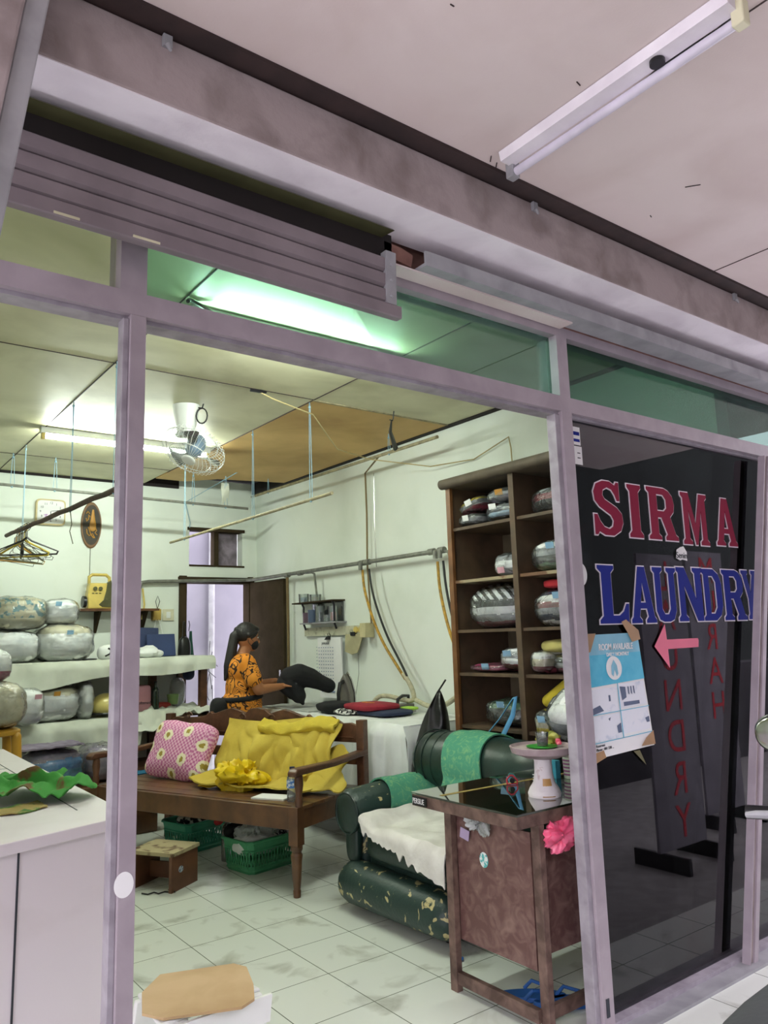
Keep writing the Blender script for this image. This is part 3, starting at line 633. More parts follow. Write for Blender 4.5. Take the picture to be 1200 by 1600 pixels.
tag(MB().sheet(5, 10, lambda u, v: (3.02+.035*(u-.5)*2, 4.5+.01*math.sin(v*6+u*3), 2.83-.2*v), .006).build('rag_strip', M_cloth), 'small rag strip tied at the back pole near the dark ceiling hole', 'rag')
# wire hangers on the crooked stick
hm = [M_wire, M_steel, M_wire, M_yell, M_steel, M_wire, M_wire, M_steel, M_wire, M_olive, M_steel, M_wire, M_yelpl, M_steel, M_wire]
for i in range(15):
    y = 4.02+i*.03; hg = MB(); R_ = Euler((0, 0, math.radians([-20, 55, 10, -50, 30, 80, -5, 40, -35, 20, 65, -15, 5, -60, 35][i]))).to_matrix(); dr = random.uniform(-.03, .02)
    L_ = [(0, 0, -.085), (.03, 0, -.11), (.21, 0, -.195+dr), (.2, 0, -.215+dr), (-.2, 0, -.215), (-.21, 0, -.19), (-.03, 0, -.11), (0, 0, -.085)]
    hk = [(0, 0, -.085), (0, 0, -.04), (.012, 0, -.03), (.022, 0, -.01), (.02, 0, .012), (.004, 0, .022), (-.014, 0, .014)]
    hg.tube([R_ @ V(p) for p in L_], (.0075 if i in (0, 3, 5, 9, 12) else .0026), 6); hg.tube([R_ @ V(p) for p in hk], .0028, 6)
    o = hg.build('wire_hanger', hm[i]); o.location = (1.25, y, 2.262-(y-4.12)*.0)
    tag(o, {0: 'thick black plastic hanger nearest the viewer on the crooked stick', 5: 'thick black plastic hanger in the middle of the bunch on the crooked stick', 3: 'pale yellow plastic hanger bunched on the crooked stick', 9: 'dark olive plastic hanger bunched on the crooked stick', 12: 'mustard yellow plastic hanger bunched on the crooked stick'}.get(i, 'thin wire clothes hanger bunched on the near end of the crooked stick'), 'hanger', 'wire hangers on the crooked stick')

# ================================================================== BACK WALL
ck = thing('wall_clock', 'square white wall clock with a purple printed dial', 'clock', (1.675, BW-.02, 2.56))
MB().sell((0, 0, 0), (.125, .02, .115), .25, .25, nu=40, nv=20).build('case', mat('pale_gold_plastic', '#d8c596', .4), ck)
MB().sell((0, -.014, 0), (.112, .01, .102), .25, .25, nu=40, nv=20).build('dial', M_paper, ck)
MB().b2((-.06, -.0255, -.075), (.0, -.0245, -.02)).build('dial_print', mat('purple_print', '#a878b0', .6, col2='#efe6f0', vs=40, thr=(.45, .55)), ck, smooth=False)
for k in range(1, 13):
    a = PI/2-k*PI/6; text(str(k), .028, M_ink, (.088*math.cos(a), -.0245, .08*math.sin(a)-.009), FR, 'numeral', ck, align='CENTER')
h_ = MB(); h_.box((.035, -.028, .012), (.07, .002, .005), Euler((0, math.radians(-10), 0)).to_matrix()); h_.box((-.003, -.028, -.02), (.006, .002, .05)); h_.build('hands', M_blackpl, ck, smooth=False)
pl = thing('oval_plaque', 'oval dark wooden wall plaque with carved golden ornament', 'plaque', (2.03, BW-.012, 2.47))
o = MB().lathe([(.001, -.008), (.088, -.008), (.092, 0), (.088, .01), (.001, .01)], n=40, sy=2.3).build('rim', M_tan, pl); o.rotation_euler = (PI/2, 0, 0)
o = MB().lathe([(.001, 0), (.078, 0), (.078, .014), (.001, .014)], n=40, sy=2.35).build('board', M_char, pl); o.rotation_euler = (PI/2, 0, 0)
g_ = MB()
g_.lathe([(.001, -.0), (.03, 0), (.02, .05), (.008, .14)], n=10, sy=.3, c=(.01, -.015, 0))
g_.sell((.01, -.015, -.02), (.03, .006, .04), 1, 1)
for pts in ([(-.045, -.04), (-.04, -.08), (-.02, -.1), (.01, -.08), (.03, -.12)], [(-.03, -.02), (-.005, -.09), (.02, -.12)], [(.03, -.02), (.045, -.05), (.03, -.07), (.05, -.09)], [(-.05, .06), (-.045, .03), (-.03, .05), (-.03, .09), (-.015, .07)], [(-.05, .1), (-.035, .12), (-.02, .10)]):
    g_.tube([(x, -.016, z) for x, z in pts], .005, 6)
g_.build('ornament', M_gold, pl)
tag(MB().tube([(2.03, BW-.01, 2.27), (2.03, BW-.008, 1.9), (2.035, BW-.01, 1.75)], .0025, 5).build('wall_cable', M_steel), 'thin cable running down from the oval plaque to the radio', 'cable')
# radio shelf and radio
rs = thing('wall_shelf', 'small brown wall shelf on brackets carrying the cream radio', 'shelf', (2.2, BW, 1.70))
MB().b2((-.30, -.22, -.012), (.40, 0, .008)).build('board', M_wood, rs, smooth=False)
for x in (-.12, .3): MB().prism([(x, 0, -.2), (x, 0, -.012), (x, -.16, -.012), (x, -.145, -.03), (x, -.02, -.2)], (.02, 0, 0)).build('bracket', M_door, rs, smooth=False)
rd = thing('radio', 'cream yellow portable radio with a carry handle and smoky side window', 'radio', (2.075, BW-.14, 1.709))
def rprof(s_=1): return [(-.10*s_, 0), (-.115*s_, .1), (-.10*s_, .26), (-.08*s_, .30), (.06*s_, .31), (.10*s_, .28), (.105*s_, .2), (.11*s_, .0)]
b_ = MB(); b_.prism([(x, -.045, z) for x, z in [(-.10, 0), (-.105, .12), (-.09, .225), (.095, .225), (.11, .12), (.11, 0)]], (0, .09, 0)); b_.build('body', M_cream, rd, bevel=.01)
MB().tube([(-.085, 0, .22), (-.085, 0, .28), (-.06, 0, .30), (.06, 0, .30), (.09, 0, .275), (.093, 0, .22)], .018, 10, flat=.8).build('handle', M_cream, rd)
MB().prism([(-.01, -.05, .0+.035), (.03, -.05, .075), (.05, -.05, .15), (.06, -.05, .23), (.095, -.05, .25), (.112, -.05, .12), (.112, -.05, .01), (.02, -.05, .015)], (0, .03, 0)).build('side_window', M_olive, rd, bevel=.004)
k_ = MB()
for x in (-.045, -.0): k_.cyl((x, -.045, .175), (x, -.062, .175), .017, n=16)
for x in (-.07, -.04, -.01): k_.b2((x, -.05, .13), (x+.018, -.044, .138))
k_.build('knob', M_olive, rd)
MB().cyl((-.118, -.03, .06), (-.145, -.03, .06), .05, n=20).build('speaker', M_blackpl, rd)
# plug, adaptor and switch right of the post
pg = thing('wall_adaptor', 'yellowed power adaptor plugged in beside the wall switch', 'adaptor', (2.64, BW-.03, 1.66))
MB().b2((-.04, -.03, -.055), (.04, .03, .05)).build('body', mat('yellowed_plastic', '#c9a955', .5), pg, bevel=.008)
MB().b2((-.2, -.02, .03), (-.04, .01, .05)).build('conduit', M_cream, pg)
MB().tube([(0, -.03, .05), (-.02, -.035, .12), (0, -.035, .17), (.02, -.035, .12), (0, -.03, .05)], .003, 5).build('wire_loop', M_wire, pg)
c_ = MB(); c_.tube([(-.01, -.03, -.05), (-.04, -.06, -.14), (-.1, -.1, -.2), (-.02, -.18, -.24), (.07, -.2, -.3), (.1, -.22, -.375)], .003, 6); c_.tube([(.015, -.03, -.05), (.03, -.1, -.18), (.05, -.2, -.26), (.12, -.22, -.372)], .0035, 6); c_.build('charger_cable', M_white, pg)
sw = thing('wall_switch', 'white square light switch on the back wall', 'switch', (2.765, BW-.008, 1.655))
MB().b2((-.055, -.006, -.055), (.055, .006, .055)).build('plate', mat('ivory_plastic', '#e0dcc0', .4), sw, bevel=.004)
MB().b2((-.02, -.012, -.03), (.02, -.004, .03)).build('rocker', M_white, sw, bevel=.002)
# conduit pipe round the corner
pp = thing('conduit_pipe', 'grey pipe running along the back wall and round onto the right wall', 'pipe', (3.6, 4.6, 2.0))
O = V(3.6, 4.6, 2.0)
P_ = MB(); P_.tube([V(p)-O for p in ((2.47, BW-.05, 1.90), (2.49, BW-.05, 1.955), (2.56, BW-.05, 1.965), (3.55, BW-.06, 1.995), (3.585, BW-.10, 1.996), (3.6, 4.9, 1.995), (3.6, 2.19, 1.985))], .017, 10)
P_.build('pipe', M_pipe, pp)
MB().tube([V(p)-O for p in ((3.6, 4.39, 1.99), (3.605, 4.39, 1.5), (3.61, 4.40, .86))], .014, 8).build('drop_pipe', mat('brown_cable_sleeve', '#7d6844', .6), pp)
MB().tube([V(p)-O for p in ((3.6, 4.3, 1.99), (3.6, 3.95, 1.975), (3.6, 3.91, 1.96), (3.62, 3.90, 1.74))], .010, 8).build('bracket_arm', M_pipe, pp)
jn = MB()
for y in (4.39, 4.15, 3.17, 3.10, 2.30, 2.19): jn.cyl((3.6-O.x, y-.03-O.y, -.013), (3.6-O.x, y+.03-O.y, -.013), .024, n=12)
for y in (3.17, 2.24, 2.19): jn.cyl((3.58-O.x, y-O.y, -.01), (3.58-O.x, y-O.y, -.07), .018, n=10)
jn.tube([V(p)-O for p in ((3.6, 2.19, 1.985), (3.6, 2.12, 1.97), (3.6, 2.09, 1.9), (3.6, 2.11, 1.72))], .012, 8)
jn.build('pipe_joint', M_pipe, pp)
tag(MB().tube([(2.50, BW-.05, 1.9), (2.52, BW-.05, 1.75), (2.5, BW-.045, 1.62), (2.53, BW-.04, 1.6)], .008, 6).build('yellow_cable', M_cream), 'yellowed cable coil hanging from the left end of the conduit pipe', 'cable')
tag(MB().tube([(3.45, 2.7, 2.76), (3.66, 3.18, 2.74), (3.665, 3.18, 2.4), (3.66, 3.185, 1.98), (3.66, 3.15, 1.5)], .0075, 6).build('brown_cable', mat('brown_cable', '#8a7650', .6)), 'brown cable running down the right wall past the pipe to the socket strip', 'cable')
tag(MB().tube([(3.675, 3.08, 2.72), (3.675, 3.09, 2.3), (3.675, 3.08, 1.95)], .0035, 5).build('grey_wire', M_steel), 'thin grey wire with knots beside the brown cable on the right wall', 'wire')
tag(MB().tube([(2.1, 2.13, 2.897), (2.2, 2.1, 2.85), (2.5, 2.12, 2.80), (3.0, 2.6, 2.74), (3.4, 2.75, 2.74), (3.62, 2.3, 2.62), (3.68, 1.9, 2.60), (3.67, 1.55, 2.68), (3.665, 1.53, 2.6), (3.66, 1.52, 2.39)], .0045, 6).build('sagging_cable', mat('beige_cable', '#b8a878', .6)), 'beige cable sagging from the ceiling across to the top of the cabinet', 'cable')
tag(MB().tube([(2.07, 2.14, 2.897), (2.13, 2.12, 2.89), (2.17, 2.13, 2.897)], .012, 6).build('cable_clip', M_blackpl), 'black cable clip on the ceiling seam where the beige cable starts', 'clip')
hk = MB(); hk.tube([(3.1, 2.05, 2.898), (3.1, 2.06, 2.85), (3.11, 2.08, 2.84), (3.1, 2.1, 2.85)], .004, 6); hk.tube([(3.1, 2.08, 2.84), (3.18, 2.2, 2.8), (3.42, 2.45, 2.76)], [.005, .012, .02], 6)
tag(hk.build('pole_hook', M_wire), 'dark hook tying the right pole to the plywood ceiling', 'hook')
cc = MB(); cc.tube([(3.05, 4.3, 2.9), (2.92, BW-.02, 2.75), (2.97, BW-.02, 2.55), (2.965, BW-.02, 2.50)], .004, 6)
tag(cc.build('blue_cable', M_cord), 'blue cable running down the back wall to the small high opening', 'cable')

tag(MB().tube([(1.24, 1.10, 2.86), (1.26, 1.13, 2.885), (1.32, 1.16, 2.885), (1.40, 1.17, 2.86), (1.44, 1.18, 2.84)], .009, 8).build('black_cable', M_wire), 'thick black cable end on the ceiling seen through the green transom glass', 'cable')
# corridor things seen through the door
tag(MB().cyl((3.66, 6.2, 0), (3.66, 6.2, 3.1), .035).build('corridor_pipe', M_grey), 'grey upright pipe on the lilac wall behind the open door', 'pipe')
tw = MB()
for i in range(5): tw.tube([(3.62+.03*math.sin(i*2), 6.15, 1.3-.12*i+.1), (3.6+.08*math.sin(i*3.3), 6.13, 1.2-.12*i), (3.66+.05*math.cos(i), 6.14, 1.12-.12*i)], .004, 5)
tag(tw.build('tangled_wire', M_wire), 'tangle of black wires on the lilac wall behind the open door', 'wire')
cm_ = thing('hanging_bag', 'dark handbag hanging on the left jamb of the back door', 'bag', (2.90, BW-.08, 1.45))
MB().sell((0, 0, -.12), (.06, .04, .12), .8, .8, nz=.01).build('bag', M_blackpl, cm_); MB().tube([(-.02, 0, -.02), (-.005, .02, .14), (.01, .03, .14), (.02, 0, -.02)], .005, 6).build('strap', M_blackpl, cm_)
gt = thing('green_cloth', 'dark green cloth hanging from a hook just inside the back doorway', 'cloth', (3.0, BW+.06, 1.5))
MB().sheet(6, 8, lambda u, v: (.02+.06*(u-.4)*(.3+v), .015*math.sin(u*9), -.32*v), .01).build('cloth', mat('dark_green_cloth', '#2f5c50', .9), gt)
MB().tube([(0, 0, 0), (.01, 0, .06), (.0, 0, .1)], .004, 6).build('hook', M_wire, gt)

# ================================================================== LAUNDRY BUNDLES
def C_(name, h, h2=None, **k): return mat(name, h, .85, col2=h2, vs=k.get('vs', 12), thr=k.get('thr'), bump=.25, bs=45)
F = dict(white=C_('white_laundry', '#fafaf9', '#eceff0'), cream=C_('cream_laundry', '#d8d2ba', '#c6c0a8'), grey=C_('grey_laundry', '#a6a9ad', '#7c7f84'), dark=C_('charcoal_laundry', '#2e3238', '#23262b'),
    navy=C_('navy_laundry', '#26304e'), yel=C_('yellow_laundry', '#d8c33a'), mar=C_('maroon_laundry', '#7e2c3c'), mag=C_('magenta_laundry', '#9c3560'), teal=C_('teal_laundry', '#3f9cc0', '#2f86b4'),
    blue=C_('blue_laundry', '#3d88c4', '#2f70ac'), lil=C_('grey_lilac_laundry', '#8d8296', '#776c80'), floral=mat('flowered_laundry', '#d6cfb4', .85, col2='#6f9aa4', vs=22, thr=(.52, .56), bump=.2),
    red=C_('bright_red_laundry', '#c8323c'), green=C_('green_laundry', '#3d6a4a'), pink=C_('pink_laundry', '#d6a3b0'), black=C_('black_laundry', '#17181c'), lblue=C_('light_blue_laundry', '#9db9cf'))
def stripes(name, c1, c2, sc_):
    m = bpy.data.materials.new(name); m.use_nodes = True; nt = m.node_tree; b = nt.nodes['Principled BSDF']; tc = nt.nodes.new('ShaderNodeTexCoord')
    wv = nt.nodes.new('ShaderNodeTexWave'); wv.inputs['Scale'].default_value = sc_; wv.inputs['Distortion'].default_value = 2.0; wv.inputs['Detail Scale'].default_value = .8
    wv.bands_direction = 'DIAGONAL'; nt.links.new(tc.outputs['Object'], wv.inputs['Vector']); r = nt.nodes.new('ShaderNodeValToRGB')
    r.color_ramp.elements[0].position = .45; r.color_ramp.elements[1].position = .55; r.color_ramp.elements[0].color = (*srgb(c1), 1); r.color_ramp.elements[1].color = (*srgb(c2), 1)
    nt.links.new(wv.outputs['Fac'], r.inputs[0]); nt.links.new(r.outputs[0], b.inputs['Base Color']); b.inputs['Roughness'].default_value = .85; return m
F['stripe'] = stripes('black_white_striped_laundry', '#16181e', '#e8eaec', 9)
bid = [0]
def bundle(lab, loc, rz, size, cols, card=None, group=None, wrap=True, cat='laundry bundle', rot=None, bul=1.0, tagpos=(.1, .62)):
    """a stack of folded cloths in a clear wrap; local x = width, -y = front, z up from base"""
    bid[0] += 1; sd = bid[0]; L, W, H = size
    t = thing('laundry_bundle', lab, cat, loc, rz, group, rot); n_ = len(cols); ms = []; m_ = MB(); z = 0; h = H/n_
    for c in cols:
        if F[c] not in ms: ms.append(F[c])
    off = lambda p: .10*noise.noise(V(p.x*7+sd, p.y*7, sd))+.05*noise.noise(V(p.x*19, p.y*19, sd))
    def bf(p):
        q = (p.z/H+.5)*n_+off(p)*n_*.5; c_ = abs(math.sin(PI*q)) if n_ > 1 else 1
        k_ = 1-.075*(1-c_**.45)*(1 if .6 < q < n_-.6 else .3)+.02*noise.noise(V(p.x*6, sd, p.z*14))
        return V(p.x*k_, p.y*k_, p.z+.006*noise.noise(V(p.x*12, p.y*12, sd)))
    m_.sell((0, 0, H/2), (L/2*.97, W/2*.97, H/2), .62, .55, nu=52, nv=max(24, 9*n_), fn=bf, seed=sd)
    for f in m_.bm.faces:
        p = f.calc_center_median(); q = int(max(0, min(n_-1, ((p.z-H/2)/H+.5)*n_+off(p)*n_*.5))); f.material_index = ms.index(F[cols[q]])
    m_.build('folded_laundry', ms, t)
    if wrap: MB().sell((0, 0, H/2), (L/2*1.04, W/2*1.04, H/2*1.07), .72, .6, nu=56, nv=34, nz=.016, ns=13, seed=sd).build('plastic_wrap', M_wrap, t)
    if card:
        x, zz = tagpos
        MB().box((x*L, -W/2*1.0-.006, H*zz), (.05, .003, .035), Euler((.25, 0, .1*sd % .4)).to_matrix()).build('label_card', card, t, smooth=False)
    return t

# ------------------------------------------------------------------ rack along the back wall
rk = thing('storage_rack', 'dark wooden two shelf rack along the back wall under the white cloths', 'rack', (1.8, 4.88, 0))
MB().b2((-1.9, -.28, 1.235), (1.12, .28, 1.262)).build('shelf_board', M_woodd, rk, smooth=False)
MB().b2((-1.9, -.28, .765), (1.12, .28, .79)).build('shelf_board', M_woodd, rk, smooth=False)
MB().b2((-1.9, -.28, .36), (1.0, .28, .385)).build('shelf_board', M_woodd, rk, smooth=False)
for x in (-1.85, -.5, .80, 1.07):
    for y in (-.25, .25):
        if x == .80 and y < 0: continue
        MB().b2((x-.03, y-.03, 0), (x+.03, y+.03, 1.235)).build('leg', M_woodd, rk, smooth=False)
MB().b2((-1.88, .26, .79), (-.1, .275, 1.235)).build('back_panel', M_wood, rk, smooth=False)
# cloth over the top shelf
def drape(x0, x1, yb, yf, z, drop, drop_end=0, seed=0, amp=.012, fr=7):
    D = yb-yf
    def f(u, v):
        x = x0+(x1-x0)*u; s_ = v*(D+drop(u))
        if s_ < D: return V(x, yb-s_, z+.004+.003*noise.noise(V(x*9, s_*9, seed)))
        d = s_-D; return V(x+.01*math.sin(d*20+x*5), yf-.004-min(1, d/.05)*(.006+amp*(.6+noise.noise(V(x*fr, seed, d*2.0))+.5*noise.noise(V(x*fr*2.3+seed, 4, d*5)))), z-d)
    return f
tag(MB().sheet(150, 40, drape(.2, 2.955, 5.12, 4.585, 1.268, lambda u: .165+.045*math.sin(u*5.3)+.02*math.sin(u*17), seed=1, amp=.03), .004).build('shelf_cloth', M_cloth), 'long off-white cotton cloth draped over the top shelf of the rack', 'cloth')
tag(MB().sheet(120, 44, drape(.5, 2.30, 5.1, 4.575, .80, lambda u: .17+.26*math.exp(-((u-.62)/.28)**2)+.03*math.sin(u*9), seed=3, amp=.05, fr=4), .004).build('shelf_cloth', M_cloth), 'off-white cloth sagging in folds from the lower shelf at the left', 'cloth')
tag(MB().sheet(60, 40, lambda u, v: (2.26+.66*u, 5.0-.48*v-.03*math.sin(u*7), .825+.05*noise.noise(V(u*5, v*6, 3))+.025*noise.noise(V(u*14, v*15, 3))-(.14*max(0, v-.8)/.2 if u < .5 else .03*max(0, v-.8)/.2)), .006).build('crumpled_cloth', M_cloth), 'crumpled off-white cloth lying on the right end of the lower shelf', 'cloth')

bundle('flowered bedding bundle in clear plastic, topmost of the left pile on the rack', (1.36, 4.80, 1.535), .05, (.42, .40, .26), ['cream', 'floral', 'floral'], None)
bundle('white bedding bundle in clear plastic beneath the flowered one on the rack', (1.30, 4.80, 1.272), 0, (.46, .42, .25), ['white', 'white', 'white'])
bundle('small white towel stack with a blue note on top of the large white bundle', (1.69, 4.82, 1.575), -.1, (.28, .3, .20), ['white']*5, M_sticker_blue, tagpos=(-.1, .8))
bundle('large white bedding bundle with a blue note on the top shelf left of the post', (1.715, 4.80, 1.272), .03, (.45, .42, .295), ['white', 'white', 'white', 'cream'], M_sticker_blue, tagpos=(0, .78))
kt = thing('white_plush_bag', 'small white bag with a black curl at the end of the top shelf pile', 'bag', (2.08, 4.75, 1.272))
MB().sell((0, 0, .06), (.09, .08, .062), .8, .8, nz=.012).build('bag', M_cloth2, kt); MB().tube([(-.05, -.07, .03), (-.02, -.085, .045), (.0, -.085, .075), (-.03, -.08, .095)], .008, 6).build('black_curl', M_wire, kt)
tag(MB().sell((1.90, 4.66, 1.281), (.06, .03, .008), .8, .8, nz=.01).build('black_strap', M_wire), 'black strap lying on the top shelf beside the large white bundle', 'strap')
bundle('white quilt bundle with a gold sticker lying on the lower shelf', (1.64, 4.76, .812), .02, (.40, .36, .27), ['white', 'white', 'white', 'cream'], M_gold, tagpos=(-.02, .8))
bundle('white quilt roll standing upright on the lower shelf', (1.875, 4.78, .812), .15, (.12, .32, .29), ['white', 'white'], None)
bundle('grey-beige duvet bundle in shiny plastic on the yellow plastic stool', (.97, 3.55, .90), .2, (.38, .36, .28), ['cream', 'cream', 'cream'])
bundle('white and magenta bundle in plastic on top of the grey-beige duvet bundle', (.95, 3.60, 1.185), .1, (.28, .3, .20), ['mag', 'white', 'white'])
bundle('white bundle with a pink strip behind the grey-beige duvet bundle', (1.40, 4.45, .83), 0, (.20, .25, .25), ['white', 'white'], F['pink'], tagpos=(.2, .8))
bundle('blue bedding bundle in shiny plastic on the bottom shelf', (1.50, 4.24, .385), .05, (.46, .42, .28), ['blue', 'teal', 'blue', 'lil'], M_sticker_blue, tagpos=(0, .25))
bundle('grey lilac bundle in plastic beside the blue bedding bundle', (1.90, 4.30, .385), -.05, (.34, .38, .26), ['lil', 'lil', 'lil'])
tag(MB().sheet(18, 10, lambda u, v: (1.27+.42*u, 4.0+.28*v, .692+.015*noise.noise(V(u*6, v*6, 1))), .012).build('folded_cloth', F['lil']), 'mauve cloth folded on top of the blue bedding bundle', 'cloth')
hb_ = thing('helmet', 'cream yellow helmet lying on its side on the lower shelf', 'helmet', (2.06, 4.74, .815))
MB().sell((0, 0, .085), (.115, .12, .10), 1, 1, fn=lambda p: V(p.x, p.y, max(p.z, -.06))).build('shell', mat('cream_helmet_paint', '#dccb7c', .25, coat=.4), hb_)
MB().tube([(.115*math.cos(a*PI/12), .12*math.sin(a*PI/12), .025) for a in range(24)], .009, 6, closed=True).build('rim', M_blackpl, hb_)
# low crate under the bundles
tag(MB().b2((1.15, 4.02, 0), (2.25, 4.52, .385)).build('low_crate', M_wood, smooth=False, bevel=.006), 'low dark wooden crate on the floor carrying the blue and lilac bundles', 'crate')
# yellow stool under duvet bundle
ys = thing('plastic_stool', 'mustard yellow plastic stool behind the white counter', 'stool', (.98, 3.55, 0))
MB().sell((0, 0, .875), (.17, .17, .022), .4, .6).build('seat', M_yelpl, ys)
for sx in (-1, 1):
    for sy in (-1, 1): MB().limb((sx*.13, sy*.13, .85), (sx*.17, sy*.17, .03), .03, .026).build('leg', M_yelpl, ys)
# right end of the rack
tag(MB().box((2.46, 5.02, 1.405), (.30, .03, .27), Euler((-.25, .04, 0)).to_matrix()).build('folder', M_blue, bevel=.004), 'navy blue folder leaning on the wall at the back of the top shelf', 'folder')
tag(MB().box((2.60, 4.93, 1.375), (.26, .025, .20), Euler((-.2, 0, 0)).to_matrix()).build('folder', mat('slate_blue_card', '#2c3e6c', .6), bevel=.004), 'slate blue box file in front of the navy folder on the top shelf', 'folder')
tag(MB().sell((2.42, 4.78, 1.312), (.14, .12, .045), .9, .9, nz=.04, ns=9, seed=4).build('white_towel', M_cloth2), 'crumpled white towel on the top shelf beside the blue box file', 'towel')
pkb = thing('softener_bag', 'pink detergent refill bag printed softened, on the lower shelf', 'bag', (2.375, 4.76, .835))
MB().sell((0, 0, .10), (.075, .04, .11), .4, .6, nz=.006).build('pouch', mat('dusty_pink_plastic', '#c9909c', .4), pkb)
text('softened', .036, M_ink, (-.062, -.044, .05), FR, 'lettering', pkb)
def bottle(lab, loc, r, h, m, capm, cat='bottle', name='bottle'):
    b = thing(name, lab, cat, loc)
    MB().lathe([(.001, 0), (r, 0), (r, .62*h), (r*.8, .72*h), (r*.34, .82*h), (r*.34, .95*h), (.001, .95*h)], n=20).build('body', m, b)
    MB().cyl((0, 0, .95*h), (0, 0, h), r*.4, n=14).build('cap', capm, b); return b
bottle('dark green glass bottle next to the pink bag', (2.485, 4.74, .835), .032, .235, mat('dark_green_bottle_glass', '#142a1c', .1, coat=.6), M_blackpl)
tag(MB().lathe([(.001, 0), (.042, 0), (.055, .085), (.05, .085), (.04, .006), (.001, .006)], c=(2.70, 4.88, .855)).build('cup', mat('pale_green_plastic', '#8aa868', .35)), 'pale green plastic cup on the lower shelf behind the crumpled cloth', 'cup')
tag(MB().sell((2.58, 4.9, .85), (.10, .08, .03), .7, .7, nz=.01).build('red_packet', mat('red_packet', '#8e2622', .5)), 'flat red packet lying on the lower shelf behind the green bottle', 'packet')
tag(MB().sell((2.78, 4.98, .95), (.07, .06, .13), .7, .8, nz=.012).build('plastic_sack', M_bag), 'clear plastic sack standing at the right end of the lower shelf', 'bag')
tag(MB().sell((2.84, 4.87, 1.12), (.05, .05, .06), .8, .8, nz=.01).build('blue_cloth', F['navy']), 'blue cloth ball tucked under the right end of the top shelf', 'cloth')

# ================================================================== WHITE COUNTER (left foreground)
ct = thing('service_counter', 'white laminate service counter in the left foreground', 'counter', (.3, 1.5, 0))
O = V(.3, 1.5, 0)
fl_, fr2 = V(-.45, .40, 0), V(.872, .74, 0)
def cpt(x, y, z): return V(x, y, z)-O
MB().prism([cpt(-.45, .33, .815), cpt(.885, .695, .815), cpt(.905, .74, .815), cpt(.93, 2.85, .815), cpt(-.45, 2.85, .815)], (0, 0, .035)).build('counter_top', M_counter, ct, bevel=.003, smooth=False)
MB().prism([cpt(-.45, .355, 0), cpt(.87, .715, 0), cpt(.90, 2.8, 0), cpt(-.45, 2.8, 0)], (0, 0, .815)).build('counter_body', M_counter, ct, smooth=False)
sm = MB()
dx, dy = .872+.45, .715-.355
for tt in (.755,): # vertical panel joint on the front
    x, y = -.45+dx*tt, .355+dy*tt; sm.box((x-O.x, y-O.y-.001, .405), (.005, .005, .81), Euler((0, 0, math.atan2(dy, dx))).to_matrix())
sm.box(cpt(.795, 1.85, .8503), (.004, 1.9, .0012), Euler((0, 0, -.01)).to_matrix())
sm.box(cpt(.3, 2.08, .8503), (1.0, .004, .0012)); sm.box(cpt(.32, 1.62, .8503), (.96, .003, .0010), Euler((0, 0, .03)).to_matrix())
sm.build('panel_joint', M_ink, ct, smooth=False)
# camouflage cloth
camo_m = mat('green_camouflage_cloth', '#3f8f3a', .9, col2='#6e5030', vs=6, thr=(.60, .64), bump=.1)
gc = MB()
def fcam(u, v):
    x = .52+.36*u; y = 1.08+.42*v; h = .012+.05*max(0, noise.noise(V(u*4, v*4, 9))+.25)
    h += .10*math.exp(-((u-.22)/.13)**2-((v-.6)/.3)**2)+.05*math.exp(-((u-.62)/.2)**2-((v-.45)/.35)**2)
    h += .022*abs(noise.noise(V(u*9, v*7, 4)))+.02*max(0, math.sin(u*9+v*5))
    x += .04*math.sin(v*7); y += .05*math.sin(u*6)+.03*noise.noise(V(u*7, v*3, 1))
    return V(x, y, .852+max(h, 0))
tag(gc.sheet(40, 30, fcam, .004).build('camouflage_cloth', camo_m), 'crumpled green and brown camouflage cloth on the white counter', 'cloth')
tag(MB().sheet(20, 12, lambda u, v: (.42+.30*u, 1.00+.14*v+.03*math.sin(u*7), .853+.012*max(0, noise.noise(V(u*6, v*5, 2)))), .004).build('tan_cloth', mat('tan_leaf_print_cloth', '#a8955a', .9, col2='#4f7a3a', vs=14, thr=(.5, .56))), 'tan leaf-printed cloth edge sticking out under the camouflage cloth', 'cloth')

# white stool with cardboard in the foreground
fs = thing('white_plastic_stool', 'white plastic stool covered with a cardboard piece at the bottom edge', 'stool', (.95, .27, 0))
MB().prism([(-.15, -.10, .425), (-.13, .12, .425), (.12, .12, .425), (.15, -.08, .425)], (0, 0, .012)).build('seat', M_white, fs, bevel=.006)
for sx in (-1, 1):
    for sy in (-1, 1): MB().prism([(sx*.07, sy*.10, .43), (sx*.145, sy*.10, .43), (sx*.19, sy*.15, 0), (sx*.12, sy*.15, 0)], (0, -sy*.02, 0)).build('leg', M_white, fs, bevel=.004)
MB().prism([(-.16, -.115, .36), (.16, -.115, .36), (.165, -.12, .43), (-.165, -.12, .43)], (0, .01, 0)).build('apron', M_white, fs)
pts = [(.824, .363), (.906, .443), (1.104, .37), (1.123, .323), (1.085, .205), (1.047, .125), (.999, .104), (.815, .181), (.782, .244)]
tag(MB().prism([(x, y, .439) for x, y in pts], (0, 0, .007)).build('cardboard_piece', M_cardb, smooth=False), 'octagonal tan cardboard piece lying on the white plastic stool', 'cardboard')

